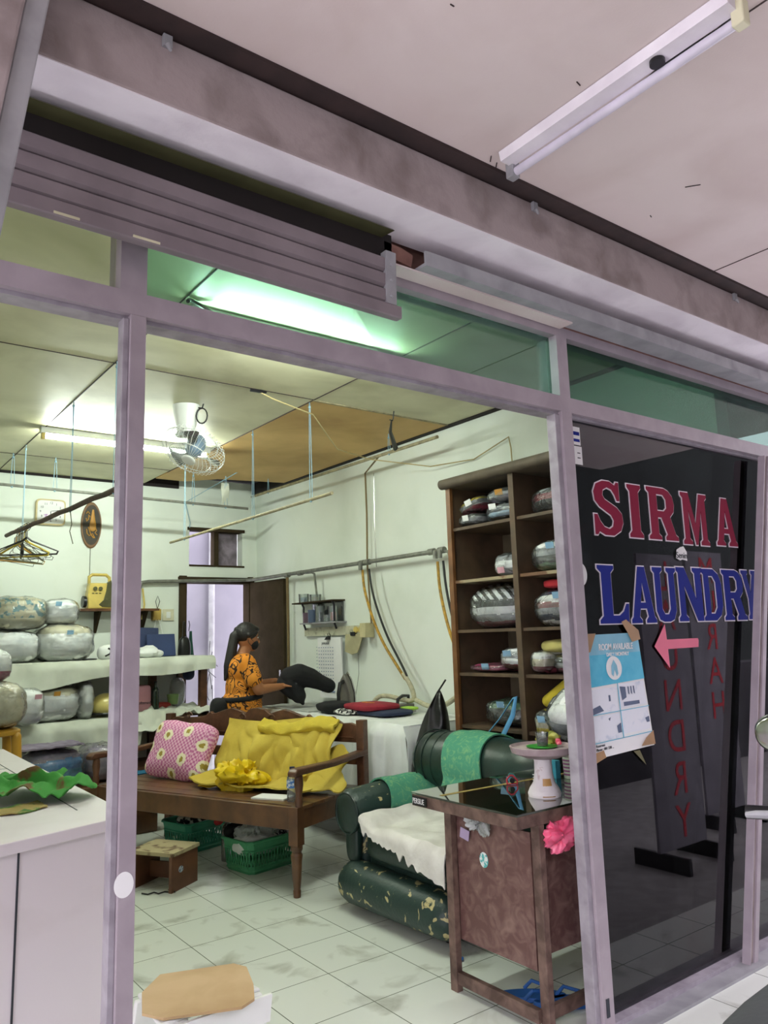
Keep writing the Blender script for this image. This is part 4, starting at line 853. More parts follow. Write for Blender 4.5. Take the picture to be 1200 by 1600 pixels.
# ================================================================== IRONING TABLE along the right wall
it = thing('ironing_table', 'long ironing table against the right wall hidden under white sheets', 'table', (3.36, 3.0, 0))
MB().b2((-.29, -1.0, .80), (.30, 1.05, .835)).build('table_top', M_woodd, it, smooth=False)
for x in (-.25, .25):
    for y in (-.95, 1.0): MB().b2((x-.03, y-.03, 0), (x+.03, y+.03, .80)).build('leg', M_woodd, it, smooth=False)
def ftab(u, v):
    y = 4.05-2.10*u; s_ = v*(.60+.62)
    nn = noise.noise(V(y*4, s_*2, 5))
    if s_ < .60: x = 3.665-s_; z = .842+.004*nn
    else:
        d = s_-.60; z = .84-d; x = 3.062-min(1, d/.06)*(.012+.045*(.5+noise.noise(V(y*6, d*1.2, 7)))+.02*noise.noise(V(y*15, d*2, 1)))
    return V(x, y, z)
tag(MB().sheet(120, 60, ftab, .004).build('table_sheet', M_cloth2), 'white sheet covering the ironing table and hanging to the floor', 'sheet')
tag(MB().sheet(24, 40, lambda u, v: (3.015+.64*u, 1.955-min(1, v*8)*(.018+.02*(.5+noise.noise(V(u*9, v*2, 3)))), .842-.70*v), .004).build('end_cloth', M_cloth2), 'white cloth hanging over the near end of the ironing table', 'cloth')
tag(MB().sheet(24, 18, lambda u, v: (3.09+.5*u, 3.2+.75*v, .850+.008*noise.noise(V(u*4, v*5, 8))), .012).build('ironing_pad', mat('grey_white_ironing_pad', '#b9bcb8', .9)), 'greyish padded cloth spread where the person irons', 'pad')
# folded clothes on the table
tag(MB().sell((3.22, 3.03, .885), (.13, .14, .045), .7, .7, nz=.02, ns=8).build('folded_black_shirt', M_black), 'folded black shirt left of the red shirt on the ironing table', 'shirt')
tag(MB().sell((3.23, 2.83, .867), (.12, .13, .022), .7, .7, nz=.01, ns=8).build('patterned_cloth', mat('black_white_patterned_cloth', '#121216', .9, col2='#e6e4e2', vs=38, thr=(.5, .54))), 'black and white patterned cloth under the red shirt', 'cloth')
tag(MB().sell((3.33, 2.57, .868), (.15, .20, .022), .6, .5, nz=.008, ns=8).build('folded_navy_shirt', F['navy']), 'dark navy folded shirt directly under the red one', 'shirt')
rs_ = thing('red_shirt', 'folded dark red shirt with a row of orange print on the ironing table', 'shirt', (3.30, 2.68, .885))
MB().sell((0, 0, .02), (.15, .20, .026), .55, .5, nz=.008, ns=6).build('shirt', C_('dark_red_shirt_cloth', '#9c1f34', '#851a2c'), rs_)
pr = MB()
for k in range(3): pr.ball((-.02, .06-.05*k, .046), (.022, .016, .004))
pr.build('print', mat('orange_print', '#d98a3c', .7), rs_)
tag(MB().sell((3.50, 2.50, .885), (.05, .07, .012), .7, .7, nz=.01).build('green_cloth', mat('lime_green_cloth', '#9fc84a', .8)), 'lime green cloth corner beside the red shirt', 'cloth')
# irons
def iron_body(t, up):
    R_ = Euler((0, math.radians(-90) if up else 0, 0)).to_matrix()
    m = MB(); P0 = [(-.10, -.055), (-.10, .055), (0, .055), (.08, .03), (.13, 0), (.08, -.03), (0, -.055)]
    def q(v): return R_ @ V(v) + (V(0, 0, .10) if up else V(0, 0, 0))
    m.prism([q((x, y, .0)) for x, y in P0], R_ @ V(0, 0, .012)); m.build('soleplate', M_steel, t, bevel=.002)
    m = MB(); m.prism([q((x*.9, y*.9, .012)) for x, y in P0], R_ @ V(0, 0, .05)); m.build('body', M_iron, t, bevel=.008)
    m = MB(); m.tube([q(p) for p in ((-.08, 0, .06), (-.085, 0, .115), (0, 0, .12), (.06, 0, .10), (.07, 0, .06))], .012, 8); m.build('handle', M_blackpl, t)
ir = thing('steam_iron', 'steel iron standing upright on its heel at the wall side of the table', 'iron', (3.47, 3.22, .845), math.radians(25)); ir.rotation_euler = (0, 0, math.radians(25))
iron_body(ir, True); ir.scale = (1.25, 1.25, 1.25)
ir = thing('steam_iron', 'iron lying flat beside the white wrapped steam hoses', 'iron', (3.52, 2.60, .845), math.radians(200)); iron_body(ir, False)
def hose(lab, pts, r, m, name='steam_hose', n=10, it=3):
    P = [V(p) for p in pts]
    for _ in range(it):
        Q = [P[0]]
        for a, b in zip(P, P[1:]): Q += [a.lerp(b, .25), a.lerp(b, .75)]
        Q.append(P[-1]); P = Q
    return tag(MB().tube(P, r, n).build(name, m), lab, 'hose')
M_hy = stripes('yellow_hose_with_dark_spiral', '#d2a52a', '#3a2f16', 30)
M_hose = mat('yellow_rubber_hose', '#c99a2c', .45, col2='#8a6a22', vs=30)
M_bandage = mat('off_white_hose_bandage', '#c9c4a8', .9, col2='#a8a388', vs=30, bump=.5, bs=70)
hose('yellow rubber hose hanging from the middle of the conduit pipe', [(3.60, 3.17, 1.93), (3.59, 3.14, 1.75), (3.58, 2.95, 1.40), (3.57, 2.68, 1.14), (3.57, 2.62, 1.08)], .011, M_hose)
hose('black hose hanging beside the yellow one from the middle of the conduit pipe', [(3.60, 3.08, 1.93), (3.59, 3.03, 1.72), (3.58, 2.85, 1.40), (3.575, 2.66, 1.18), (3.57, 2.60, 1.10)], .009, M_wire)
hose('off-white bandaged hose dropping to the iron and looping over the table', [(3.57, 2.64, 1.12), (3.57, 2.55, 1.03), (3.56, 2.50, .93), (3.54, 2.60, .93), (3.53, 2.75, .955), (3.52, 2.88, .955), (3.49, 2.93, .90), (3.50, 2.85, .87)], .017, M_bandage)
hose('off-white bandaged hose running right towards the cabinet', [(3.57, 2.52, .94), (3.55, 2.35, .90), (3.50, 2.15, .91), (3.44, 1.98, .96), (3.42, 1.86, 1.02)], .017, M_bandage)
hose('yellow rubber hose hanging from the right end of the conduit pipe', [(3.60, 2.24, 1.91), (3.59, 2.22, 1.70), (3.56, 2.10, 1.40), (3.52, 1.95, 1.22), (3.47, 1.84, 1.14)], .011, M_hose)
hose('black hose hanging beside the yellow one at the right end of the conduit pipe', [(3.60, 2.18, 1.91), (3.59, 2.15, 1.70), (3.57, 2.06, 1.45), (3.53, 1.93, 1.28), (3.48, 1.83, 1.16)], .009, M_wire)
hose('short yellow hose end tied up with black string at the cabinet edge', [(3.43, 1.86, 1.0), (3.42, 1.82, 1.05), (3.38, 1.76, 1.12), (3.40, 1.745, 1.2)], .015, M_hose)
# jar shelf on the right wall
js = thing('jar_shelf', 'small two tier grey wall shelf with black brackets above the calendar', 'shelf', (3.60, 3.9, 1.52))
MB().b2((-.03, -.32, .185), (.10, .36, .197)).build('shelf_board', M_door, js, smooth=False)
MB().b2((-.02, -.34, .0), (.10, .24, .012)).build('shelf_board', M_grey, js, smooth=False)
for y in (-.30, .20): MB().tube([(-.02, y, .19), (.0, y, .15), (.0, y, 0.0), (.02, y, -.05)], .009, 6).build('bracket', M_blackpl, js)
MB().b2((.085, -.3, 0), (.098, .2, .19)).build('back_plate', M_jar, js, smooth=False)
def jar(lab, loc, r, h, m, cont=None):
    j = thing('jar', lab, 'jar', loc)
    MB().lathe([(.001, 0), (r, 0), (r*1.05, h*.9), (r*1.1, h), (r*1.0, h), (r*.95, .006), (.001, .006)], n=18).build('jar_wall', m, j)
    if cont: MB().cyl((0, 0, .008), (0, 0, h*.6), r*.85, n=14).build('contents', cont, j)
jar('clear tub with blue contents on the upper jar shelf, left one', (3.62, 4.13, 1.718), .045, .075, M_jar, F['lblue'])
jar('clear tub with cream contents on the upper jar shelf, right one', (3.62, 3.93, 1.718), .05, .06, M_jar, F['cream'])
jar('dusky purple tub on the lower jar shelf, leftmost', (3.62, 4.05, 1.533), .05, .09, mat('dusky_purple_plastic', '#5f4a58', .4))
jar('grey blue tub next to the purple one on the lower jar shelf', (3.60, 3.95, 1.533), .04, .11, mat('grey_blue_plastic', '#4c5a76', .4))
jar('tall clear bottle with blue print on the lower jar shelf', (3.62, 3.86, 1.533), .042, .14, M_jar, F['navy'])
jar('small clear glass with green contents on the lower jar shelf', (3.62, 3.74, 1.533), .04, .06, M_jar, F['green'])
jar('clear cup with pink contents on the lower jar shelf, rightmost', (3.62, 3.645, 1.533), .04, .13, M_jar, F['red'])
# socket plank, calendar, clipped card
sp_ = thing('socket_strip', 'grime covered white socket strip screwed on the right wall under the jar shelf', 'socket strip', (3.675, 3.7, 1.455))
MB().b2((-.01, -.44, -.04), (.02, .50, .035)).build('plank', mat('grimy_white_board', '#c9c8ae', .7, col2='#8f8d74', vs=22, thr=(.52, .7)), sp_, smooth=False)
s_ = MB()
for y in (-.4, -.33): s_.cyl((-.011, y, 0), (-.024, y, 0), .026, n=14)
s_.build('socket', M_cream, sp_)
MB().b2((-.07, -.54, -.065), (.02, -.46, .05)).build('junction_box', mat('ivory_box_plastic', '#cfc79a', .5), sp_, bevel=.004)
ca = thing('wall_calendar', 'white wall calendar held by a black bulldog clip on the right wall', 'calendar', (3.66, 3.76, 1.40))
for k in range(5): MB().sheet(8, 12, lambda u, v: (.0-.004*k+.012*v*v*(.5 if k % 2 else 1.2)-.012*k*v*.4, .185-.37*u-.012*k*v, -.51*v), .002).build('page', M_paper, ca)
gd = MB()
for r in range(12):
    for c in range(7): gd.b2((-.033, .13-.036*c, -.09-.029*r), (-.030, .142-.036*c, -.083-.029*r))
for r in range(12): gd.b2((-.034, .165, -.085-.029*r), (-.031, .178, -.08-.029*r))
gd.box((-.03, .0, -.455), (.003, .2, .014))
gd.build('date_grid', mat('grey_blue_calendar_ink', '#7482a0', .7), ca, smooth=False)
text('JANUARI', .03, M_ink, (-.027, .10, -.06), (PI/2, 0, -PI/2), 'month_lettering', ca)
MB().prism([(-.02, .03, .01), (-.045, .03, -.02), (.005, .03, -.02)], (0, -.06, 0)).build('bulldog_clip', M_blackpl, ca)
MB().tube([(-.02, .0, .0), (-.03, .0, .03), (-.01, .0, .035), (0, 0, .01)], .003, 6).build('clip_wire', M_blackpl, ca)
cd = thing('clipped_card', 'tan card hanging from a black clip right of the calendar', 'card', (3.655, 3.40, 1.42))
MB().prism([(0, .12, 0), (0, -.10, .0), (0, -.13, -.02), (-.03, -.09, -.15), (-.035, -.02, -.165), (-.03, .09, -.14)], (.006, 0, 0)).build('card', mat('tan_card', '#b3ac88', .8), cd, smooth=False)
MB().b2((-.012, -.03, -.012), (.012, .03, .018)).build('clip', M_blackpl, cd)
tag(MB().tube([(3.67, 3.36, 1.26), (3.665, 3.35, 1.1), (3.65, 3.38, .93), (3.6, 3.4, .86)], .002, 4).build('iron_cable', M_wire), 'thin dark cable running from the clipped card down to the table', 'cable')
tag(MB().sell((3.60, 3.62, .862), (.03, .05, .008), .7, .7).build('green_clip', M_basket2), 'small green plastic clip lying on the table below the calendar', 'clip')

# ================================================================== PERSON
pn = thing('person', 'woman in an orange patterned top and black mask folding a black garment', 'person', (2.80, 3.72, 0), math.radians(-12))
bd = MB()
bd.limb((0, .085, .82), (.01, .09, .45), .085, .055); bd.limb((.01, .09, .45), (0, .09, .06), .055, .034); bd.sell((.05, .09, .035), (.11, .042, .035), .8, .9)
bd.limb((0, -.085, .82), (.01, -.09, .45), .085, .055); bd.limb((.01, -.09, .45), (0, -.09, .06), .055, .034); bd.sell((.05, -.09, .035), (.11, .042, .035), .8, .9)
bd.sell((0, 0, .86), (.125, .165, .12), 1, 1); bd.sell((0, 0, 1.02), (.11, .145, .17), 1, 1); bd.sell((-.005, 0, 1.17), (.105, .165, .13), 1, 1)
bd.limb((-.01, 0, 1.24), (.03, 0, 1.35), .055, .045)
# head, tilted down a little towards the work
hc = V(.045, 0, 1.425); hr = Euler((0, math.radians(14), 0)).to_matrix()
def H_(x, y, z): return hc+hr @ V(x, y, z)
bd.sell(hc, (.085, .068, .098), 1, 1, rot=hr, nu=24, nv=18); bd.sell(H_(.03, 0, -.055), (.052, .048, .05), 1, 1, rot=hr)
bd.limb(H_(.083, 0, .008), H_(.10, 0, -.022), .009, .012); bd.sell(H_(.078, 0, -.055), (.014, .024, .010), 1, 1); bd.limb(H_(.068, 0, -.085), H_(.062, 0, -.088), .018, .018)
for s in (-1, 1): bd.sell(H_(-.005, s*.066, -.008), (.018, .009, .028), 1, 1)
def arm(s, sh, el, wr, hd):
    bd.limb(sh, el, .056, .042); bd.limb(el, wr, .043, .027); bd.limb(wr, V(wr).lerp(V(hd), .35), .024, .024)
    d = (V(hd)-V(wr)).normalized(); side = d.cross(V(0, 0, 1)).normalized(); dn = side.cross(d)
    palm = V(wr)+d*.055; bd.sell(palm, (.042, .034, .014), .8, .8, rot=Matrix((d, side, dn)).transposed())
    for k, (o_, L_) in enumerate(((-.026, .062), (-.009, .070), (.009, .066), (.025, .052))):
        b0 = palm+d*.03+side*o_*1.0; b1 = b0+d*L_*.45-V(0, 0, .010); b2 = b1+d*L_*.25-V(0, 0, .022)
        bd.limb(b0, b1, .0085, .0078, 8); bd.limb(b1, b2, .0078, .0065, 8)
    tb = palm-d*.02-side*s*.03; t1 = tb+d*.025-side*s*.022-V(0, 0, .008); bd.limb(tb, t1, .011, .009, 8); bd.limb(t1, t1+d*.026+V(0, 0, -.006), .009, .007, 8)
arm(-1, (.0, -.17, 1.22), (.07, -.225, 1.02), (.27, -.13, 1.03), (.36, -.10, 1.04))
arm(1, (.0, .17, 1.22), (.09, .21, 1.02), (.27, .10, 1.06), (.36, .08, 1.07))
body = bd.build('body', M_skin, pn, remesh=.006, smooth_it=3)
# top with short flutter sleeves
M_top = bpy.data.materials.new('orange_top_with_dark_vine_print'); M_top.use_nodes = True
nt = M_top.node_tree; b = nt.nodes['Principled BSDF']; tc = nt.nodes.new('ShaderNodeTexCoord')
nz_ = nt.nodes.new('ShaderNodeTexNoise'); nz_.inputs['Scale'].default_value = 7.5; nz_.inputs['Detail'].default_value = 1; nz_.inputs['Distortion'].default_value = 1.8; nt.links.new(tc.outputs['Object'], nz_.inputs['Vector'])
r = nt.nodes.new('ShaderNodeValToRGB'); e = r.color_ramp.elements; e[0].position = 0; e[0].color = (*srgb('#e08a24'), 1); e[1].position = 1; e[1].color = (*srgb('#e59a33'), 1)
for p_, c_ in ((.455, '#e08a24'), (.465, '#2c1a12'), (.50, '#2c1a12'), (.51, '#e59430'), (.60, '#e59430'), (.61, '#3a2012'), (.635, '#3a2012'), (.645, '#e08a24')):
    x = e.new(p_); x.color = (*srgb(c_), 1)
nt.links.new(nz_.outputs['Fac'], r.inputs[0]); nt.links.new(r.outputs[0], b.inputs['Base Color']); b.inputs['Roughness'].default_value = .85
tp = MB(); tp.sell((0, 0, .90), (.155, .19, .13), .8, 1); tp.sell((0, 0, 1.03), (.128, .165, .18), 1, 1); tp.sell((-.005, 0, 1.17), (.122, .178, .125), .9, 1); tp.sell((.0, 0, 1.25), (.085, .12, .05), 1, 1)
for s in (-1, 1): tp.limb((.0, s*.165, 1.225), (.035, s*.205, 1.10), .066, .070)
tp.sell((0, 0, .83), (.15, .185, .06), .5, 1)
tp.build('top', M_top, pn, remesh=.008, smooth_it=4)
tr = MB(); tr.sell((0, 0, .80), (.14, .18, .10), .8, 1)
for s in (-1, 1): tr.limb((0, s*.085, .78), (.01, s*.09, .45), .10, .08); tr.limb((.01, s*.09, .45), (0, s*.09, .13), .08, .07)
tr.build('trousers', C_('beige_trousers', '#a89a8a'), pn, remesh=.012, smooth_it=2)
ws = MB(); ws.tube([(.145*math.cos(a*PI/16), .182*math.sin(a*PI/16), .955+.012*math.cos(a*PI/16)) for a in range(32)], .017, 8, closed=True, flat=1.2); ws.build('waist_strap', M_black, pn)
MB().sell((-.19, -.02, .88), (.06, .11, .085), .8, .8, nz=.01).build('waist_bag', M_black, pn)
hr_ = MB(); hr_.sell(H_(-.018, 0, .022), (.094, .080, .092), 1, 1, rot=hr); hr_.sell(H_(.035, 0, .07), (.045, .055, .028), 1, 1, rot=hr)
hr_.limb(H_(-.08, 0, .02), H_(-.105, 0, -.02), .032, .038); hr_.limb(H_(-.105, 0, -.02), (-.085, -.01, 1.31), .038, .042); hr_.limb((-.085, -.01, 1.31), (-.115, -.02, 1.20), .042, .036); hr_.limb((-.115, -.02, 1.20), (-.14, -.03, 1.10), .036, .012)
hr_.limb(H_(-.08, 0, .05), H_(-.10, .0, .035), .022, .022)
for s in (-1, 1): hr_.limb(H_(.045, s*.062, .045), H_(-.01, s*.072, .01), .014, .022)
hr_.build('hair', M_hair, pn, remesh=.005, smooth_it=3)
mk = MB(); mk.sell(H_(.055, 0, -.05), (.046, .052, .043), .9, .9, rot=hr); mk.build('face_mask', M_black, pn)
ml = MB()
for s in (-1, 1): ml.tube([H_(.045, s*.052, -.03), H_(.01, s*.07, -.012), H_(-.01, s*.073, -.01)], .0022, 5); ml.tube([H_(.04, s*.05, -.07), H_(.0, s*.068, -.045), H_(-.01, s*.073, -.02)], .0022, 5)
ml.build('mask_loop', M_wire, pn)
gs = MB()
for s in (-1, 1):
    gs.tube([H_(.088, s*.028+.022*math.cos(a*PI/8), .010+.016*math.sin(a*PI/8)) for a in range(16)], .0016, 5, closed=True)
    gs.tube([H_(.088, s*.05, .014), H_(.03, s*.072, .012), H_(-.01, s*.074, .006)], .0018, 5)
gs.tube([H_(.09, -.006, .014), H_(.092, 0, .016), H_(.09, .006, .014)], .0016, 5); gs.build('glasses', M_wire, pn)
ey = MB()
for s in (-1, 1): ey.sell(H_(.076, s*.028, .010), (.008, .012, .006), 1, 1)
ey.build('eye', M_paper, pn)
ey = MB()
for s in (-1, 1): ey.sell(H_(.082, s*.028, .010), (.004, .005, .005), 1, 1); ey.tube([H_(.074, s*.045, .028), H_(.083, s*.03, .034), H_(.084, s*.014, .030)], .003, 5)
ey.build('pupil', M_hair, pn)
# garment being folded
gm = MB()
ga = [(3.10, 3.60, 1.06), (3.14, 3.56, 1.10), (3.20, 3.52, 1.11), (3.28, 3.485, 1.085), (3.36, 3.455, 1.045), (3.42, 3.43, 1.015)]
gr_ = [.05, .08, .092, .08, .062, .058]
for i in range(5): gm.limb(ga[i], ga[i+1], gr_[i], gr_[i+1])
gm.limb((3.15, 3.56, 1.05), (3.19, 3.51, .95), .085, .06); gm.limb((3.19, 3.51, .96), (3.215, 3.49, .89), .05, .016); gm.limb((3.11, 3.58, 1.04), (3.15, 3.54, .97), .07, .05)
gar = gm.build('black_garment', M_black, remesh=.008, smooth_it=3); tag(gar, 'black garment bunched in the hands of the woman in orange', 'garment')

# ================================================================== BENCH
BA = math.radians(22)
bn = thing('wooden_bench', 'dark carved teak bench with slatted seat in the middle of the room', 'bench', (2.26, 1.97, 0), BA)
# local: +y along the length (away from viewer), +x towards the back rest
Lb, Wb, ZS = 1.70, .70, .475
sl = MB()
for k in range(6):
    x0 = .035+k*.108; sl.b2((x0, -.01, ZS-.02), (x0+.100, Lb+.01, ZS))
sl.build('seat', M_wood, bn, bevel=.003, smooth=False)
ap = MB(); ap.b2((0, 0, ZS-.125), (.03, Lb, ZS-.004)); ap.build('front_apron', M_wood, bn, bevel=.004)
for y in (0, Lb-.03): MB().b2((.02, y, ZS-.125), (Wb, y+.03, ZS-.004)).build('side_apron', M_wood, bn, bevel=.004)
MB().b2((Wb-.04, 0, ZS-.125), (Wb-.01, Lb, ZS-.004)).build('back_apron', M_wood, bn)
def turned(x, y):
    m = MB(); m.b2((x-.032, y-.032, .27), (x+.032, y+.032, ZS+.0)); m.lathe([(.02, 0), (.022, .035), (.019, .04), (.026, .10), (.030, .19), (.034, .22), (.026, .235), (.034, .25), (.034, .27)], c=(x, y, 0), n=18); return m
for x, y in ((.022, .02), (.022, Lb-.02)): turned(x, y).build('front_leg', M_wood, bn, bevel=.003)
for y in (.0, Lb): MB().b2((Wb-.045, y-.028, 0), (Wb+.01, y+.028, .875)).build('back_post', M_woodd, bn, bevel=.004)
prof = [(0, .0), (.03, .015), (.07, .01), (.09, .028), (.10, .012), (.17, .018), (.21, .03), (.235, .06), (.245, .045), (.27, .05), (.32, .075), (.36, .088), (.40, .072), (.435, .055), (.46, .085), (.50, .095)]
prof = prof+[(1-a, h) for a, h in prof[-2::-1]]
MB().prism([(Wb-.035, .028+a*(Lb-.056), .84+h) for a, h in prof]+[(Wb-.035, Lb-.028, .735), (Wb-.035, .028, .735)], (.03, 0, 0)).build('crest_rail', M_woodd, bn, bevel=.004)
cv = MB()
for s, c0 in ((1, .42*Lb), (-1, .58*Lb), (1, .12*Lb), (-1, .88*Lb)):
    cv.tube([(Wb-.036, c0+s*.035*math.cos(a*.55)*(1-a/16), .865+.03*math.sin(a*.55)*(1-a/16)) for a in range(14)], .005, 6)
cv.tube([(Wb-.036, .05+i*(Lb-.1)/20, .765) for i in range(21)], .004, 6)
cv.build('carving', M_woodd, bn)
MB().b2((Wb-.035, .028, .60), (Wb-.005, Lb-.028, .665)).build('lower_rail', M_woodd, bn, bevel=.003)
for y in (0, Lb):
    MB().prism([(-.04, y-.03, .64), (-.045, y-.03, .665), (-.02, y-.03, .685), (.35, y-.03, .675), (Wb+.01, y-.03, .695), (Wb+.01, y-.03, .66), (.35, y-.03, .643), (.0, y-.03, .645)], (0, .06, 0)).build('arm_rest', M_woodd, bn, bevel=.008)
    m = MB(); m.lathe([(.02, ZS), (.024, ZS+.03), (.018, ZS+.06), (.026, ZS+.12), (.022, ZS+.17), (.02, .65)], c=(.022, y, 0), n=14); m.build('arm_post', M_woodd, bn)
def bw(x, y, z): # bench local -> world
    c_, s_ = math.cos(BA), math.sin(BA); return V(2.26+x*c_-y*s_, 1.97+x*s_+y*c_, z)
# pillow
M_pil = bpy.data.materials.new('pink_daisy_gingham_fabric'); M_pil.use_nodes = True
nt = M_pil.node_tree; b = nt.nodes['Principled BSDF']; tc = nt.nodes.new('ShaderNodeTexCoord')
mp = nt.nodes.new('ShaderNodeMapping'); mp.inputs['Rotation'].default_value = (PI/2, 0, 0); nt.links.new(tc.outputs['Object'], mp.inputs['Vector'])
ch = nt.nodes.new('ShaderNodeTexChecker'); ch.inputs['Scale'].default_value = 62; ch.inputs['Color1'].default_value = (*srgb('#c46a9c'), 1); ch.inputs['Color2'].default_value = (*srgb('#e8b8cf'), 1); nt.links.new(tc.outputs['Object'], ch.inputs['Vector'])
vo = nt.nodes.new('ShaderNodeTexVoronoi'); vo.voronoi_dimensions = '2D'; vo.inputs['Scale'].default_value = 6.6; vo.inputs['Randomness'].default_value = .75; nt.links.new(mp.outputs[0], vo.inputs['Vector'])
wv_ = nt.nodes.new('ShaderNodeTexNoise'); wv_.inputs['Scale'].default_value = 60; nt.links.new(tc.outputs['Object'], wv_.inputs['Vector'])
ad = nt.nodes.new('ShaderNodeMath'); ad.operation = 'MULTIPLY_ADD'; ad.inputs[1].default_value = .20; nt.links.new(wv_.outputs['Fac'], ad.inputs[0]); nt.links.new(vo.outputs['Distance'], ad.inputs[2])
def band(lim, colr, prev):
    r = nt.nodes.new('ShaderNodeMath'); r.operation = 'LESS_THAN'; r.inputs[1].default_value = lim; nt.links.new(ad.outputs[0], r.inputs[0])
    mx = nt.nodes.new('ShaderNodeMixRGB'); nt.links.new(r.outputs[0], mx.inputs[0]); nt.links.new(prev, mx.inputs[1]); mx.inputs[2].default_value = (*srgb(colr), 1); return mx.outputs[0]
c_ = band(.36, '#f0e6c8', ch.outputs[0]); c_ = band(.215, '#a08a3a', c_)
nt.links.new(c_, b.inputs['Base Color']); b.inputs['Roughness'].default_value = .9
p_ = bw(.42, 1.32, ZS+.185)
plw = MB().sell((0, 0, 0), (.27, .075, .19), .55, .42, nu=44, nv=28, nz=.012, ns=7, fn=lambda p: V(p.x*(1+.10*abs(p.z)/.19), p.y*(1-.55*max(abs(p.x)/.27, abs(p.z)/.19)**3), p.z*(1+.12*abs(p.x)/.27))).build('pillow', M_pil)
plw.location = p_; plw.rotation_euler = Euler((math.radians(-24), math.radians(3), BA-PI/2), 'XYZ'); tag(plw, 'pink checked pillow with daisies leaning on the bench back', 'pillow')
# yellow blanket over the back
def fbl(u, v):
    y = .12+.96*u; s_ = v*.66; w_ = noise.noise(V(y*6, s_*3, 2)); w2 = noise.noise(V(y*16, s_*7, 6))
    top = .868+.022*math.sin(u*5+1.0)-.04*max(0, .25-u)*4
    hgt = top-ZS-.02; w3 = abs(noise.noise(V(y*9+s_*4, s_*5-y*3, 9)))
    if s_ < hgt:
        q = s_/hgt; return bw(Wb-.055-.17*q**1.3-.06*(w_+.5)*math.sin(q*PI*.9)-.10*w3*math.sin(q*PI)-.02*w2*q, y-.05*q*u, top-s_)
    e_ = s_-hgt; return bw(Wb-.225-e_*.95+.05*w_-.02*w2, y-.05*u, ZS+.022+.05*max(0, w_+.2)*(1-e_)+.01*(1+w2))
tag(MB().sheet(90, 80, fbl, .010).build('yellow_blanket', M_yell), 'mustard yellow blanket draped over the bench back', 'blanket')
def fbl2(u, v):
    y = .0+.30*u; s_ = v*.45; w_ = noise.noise(V(y*10, s_*9, 12))
    return bw(Wb-.10-.30*v+.05*w_, y-.02+.06*math.sin(v*6), ZS+.03+.22*(1-v)**1.5*(.6+.4*math.sin(u*3+.3))+.03*w_)
tag(MB().sheet(34, 34, fbl2, .008).build('yellow_cloth_heap', M_yell), 'crumpled end of yellow cloth heaped at the right corner of the bench seat', 'cloth')
fr_b = MB(); fr_b.sheet(60, 14, lambda u, v: bw(Wb-.062-.05*math.sin(v*PI)-.03*v, .14+.62*u, .875-.09*v-.02*u+.02*math.sin(u*7)+.022*noise.noise(V(u*8, v*3, 2))), .016)
tag(fr_b.build('yellow_towel', mat('lemon_yellow_towel', '#d8c044', .95, bump=.3, bs=150)), 'lemon yellow towel rolled along the top of the mustard blanket', 'towel')
def crumple(name, lab, c, d, m, nz=.03, ns=9, seed=0, cat='bag', e=.8, nu=48, nv=30, rz=0, grp=None):
    def fn(p):
        q = noise.noise(p*ns*1.2+V(seed, seed*2, 3)); r_ = abs(noise.noise(p*ns*2.3+V(seed*4, 1, seed)))
        q2 = p+p.normalized()*(nz*q-nz*1.2*r_)*min(1, min(d)/.05+.2); q2.z = max(q2.z, -d[2]*.96); return q2
    o = MB().sell((0, 0, 0), d, e, e, nu=nu, nv=nv, fn=fn).build(name, m, angle=55); o.location = c; o.rotation_euler = (0, 0, rz)
    return tag(o, lab, cat, grp)
crumple('yellow_plastic_bag', 'bright yellow plastic bag lying on the bench seat', bw(.30, .66, ZS+.075), (.13, .16, .085), M_yellbag, .09, 9, 3, rz=BA)
tag(MB().sheet(16, 8, lambda u, v: bw(.20+.07*v+.02*math.sin(u*6), .72+.22*u, ZS+.012+.02*(1-u)+.008*math.sin(u*9+v*3)), .004).build('bag_handle', M_yellbag), 'flattened yellow plastic bag handle trailing to the left on the bench', 'bag handle')
bt = thing('water_bottle', 'small clear water bottle with blue cap and label on the bench corner', 'bottle', tuple(bw(.13, .13, ZS)))
MB().lathe([(.001, 0), (.030, .0), (.032, .02), (.029, .06), (.032, .10), (.030, .135), (.013, .165), (.013, .175), (.001, .175)], n=20).build('body', M_jar, bt)
MB().cyl((0, 0, .173), (0, 0, .19), .0155, n=16).build('cap', F['navy'], bt); MB().cyl((0, 0, .075), (0, 0, .118), .0328, n=20).build('label', mat('blue_water_label', '#4a7cc0', .5, col2='#d8e0ec', vs=60, thr=(.5, .55)), bt)
pp_ = bw(.16, .30, ZS+.004); o = MB().box((0, 0, 0), (.13, .22, .008)).build('paper_pad', M_paper, smooth=False); o.location = pp_; o.rotation_euler = (0, 0, BA+.15); tag(o, 'white paper pad lying on the bench beside the water bottle', 'paper')

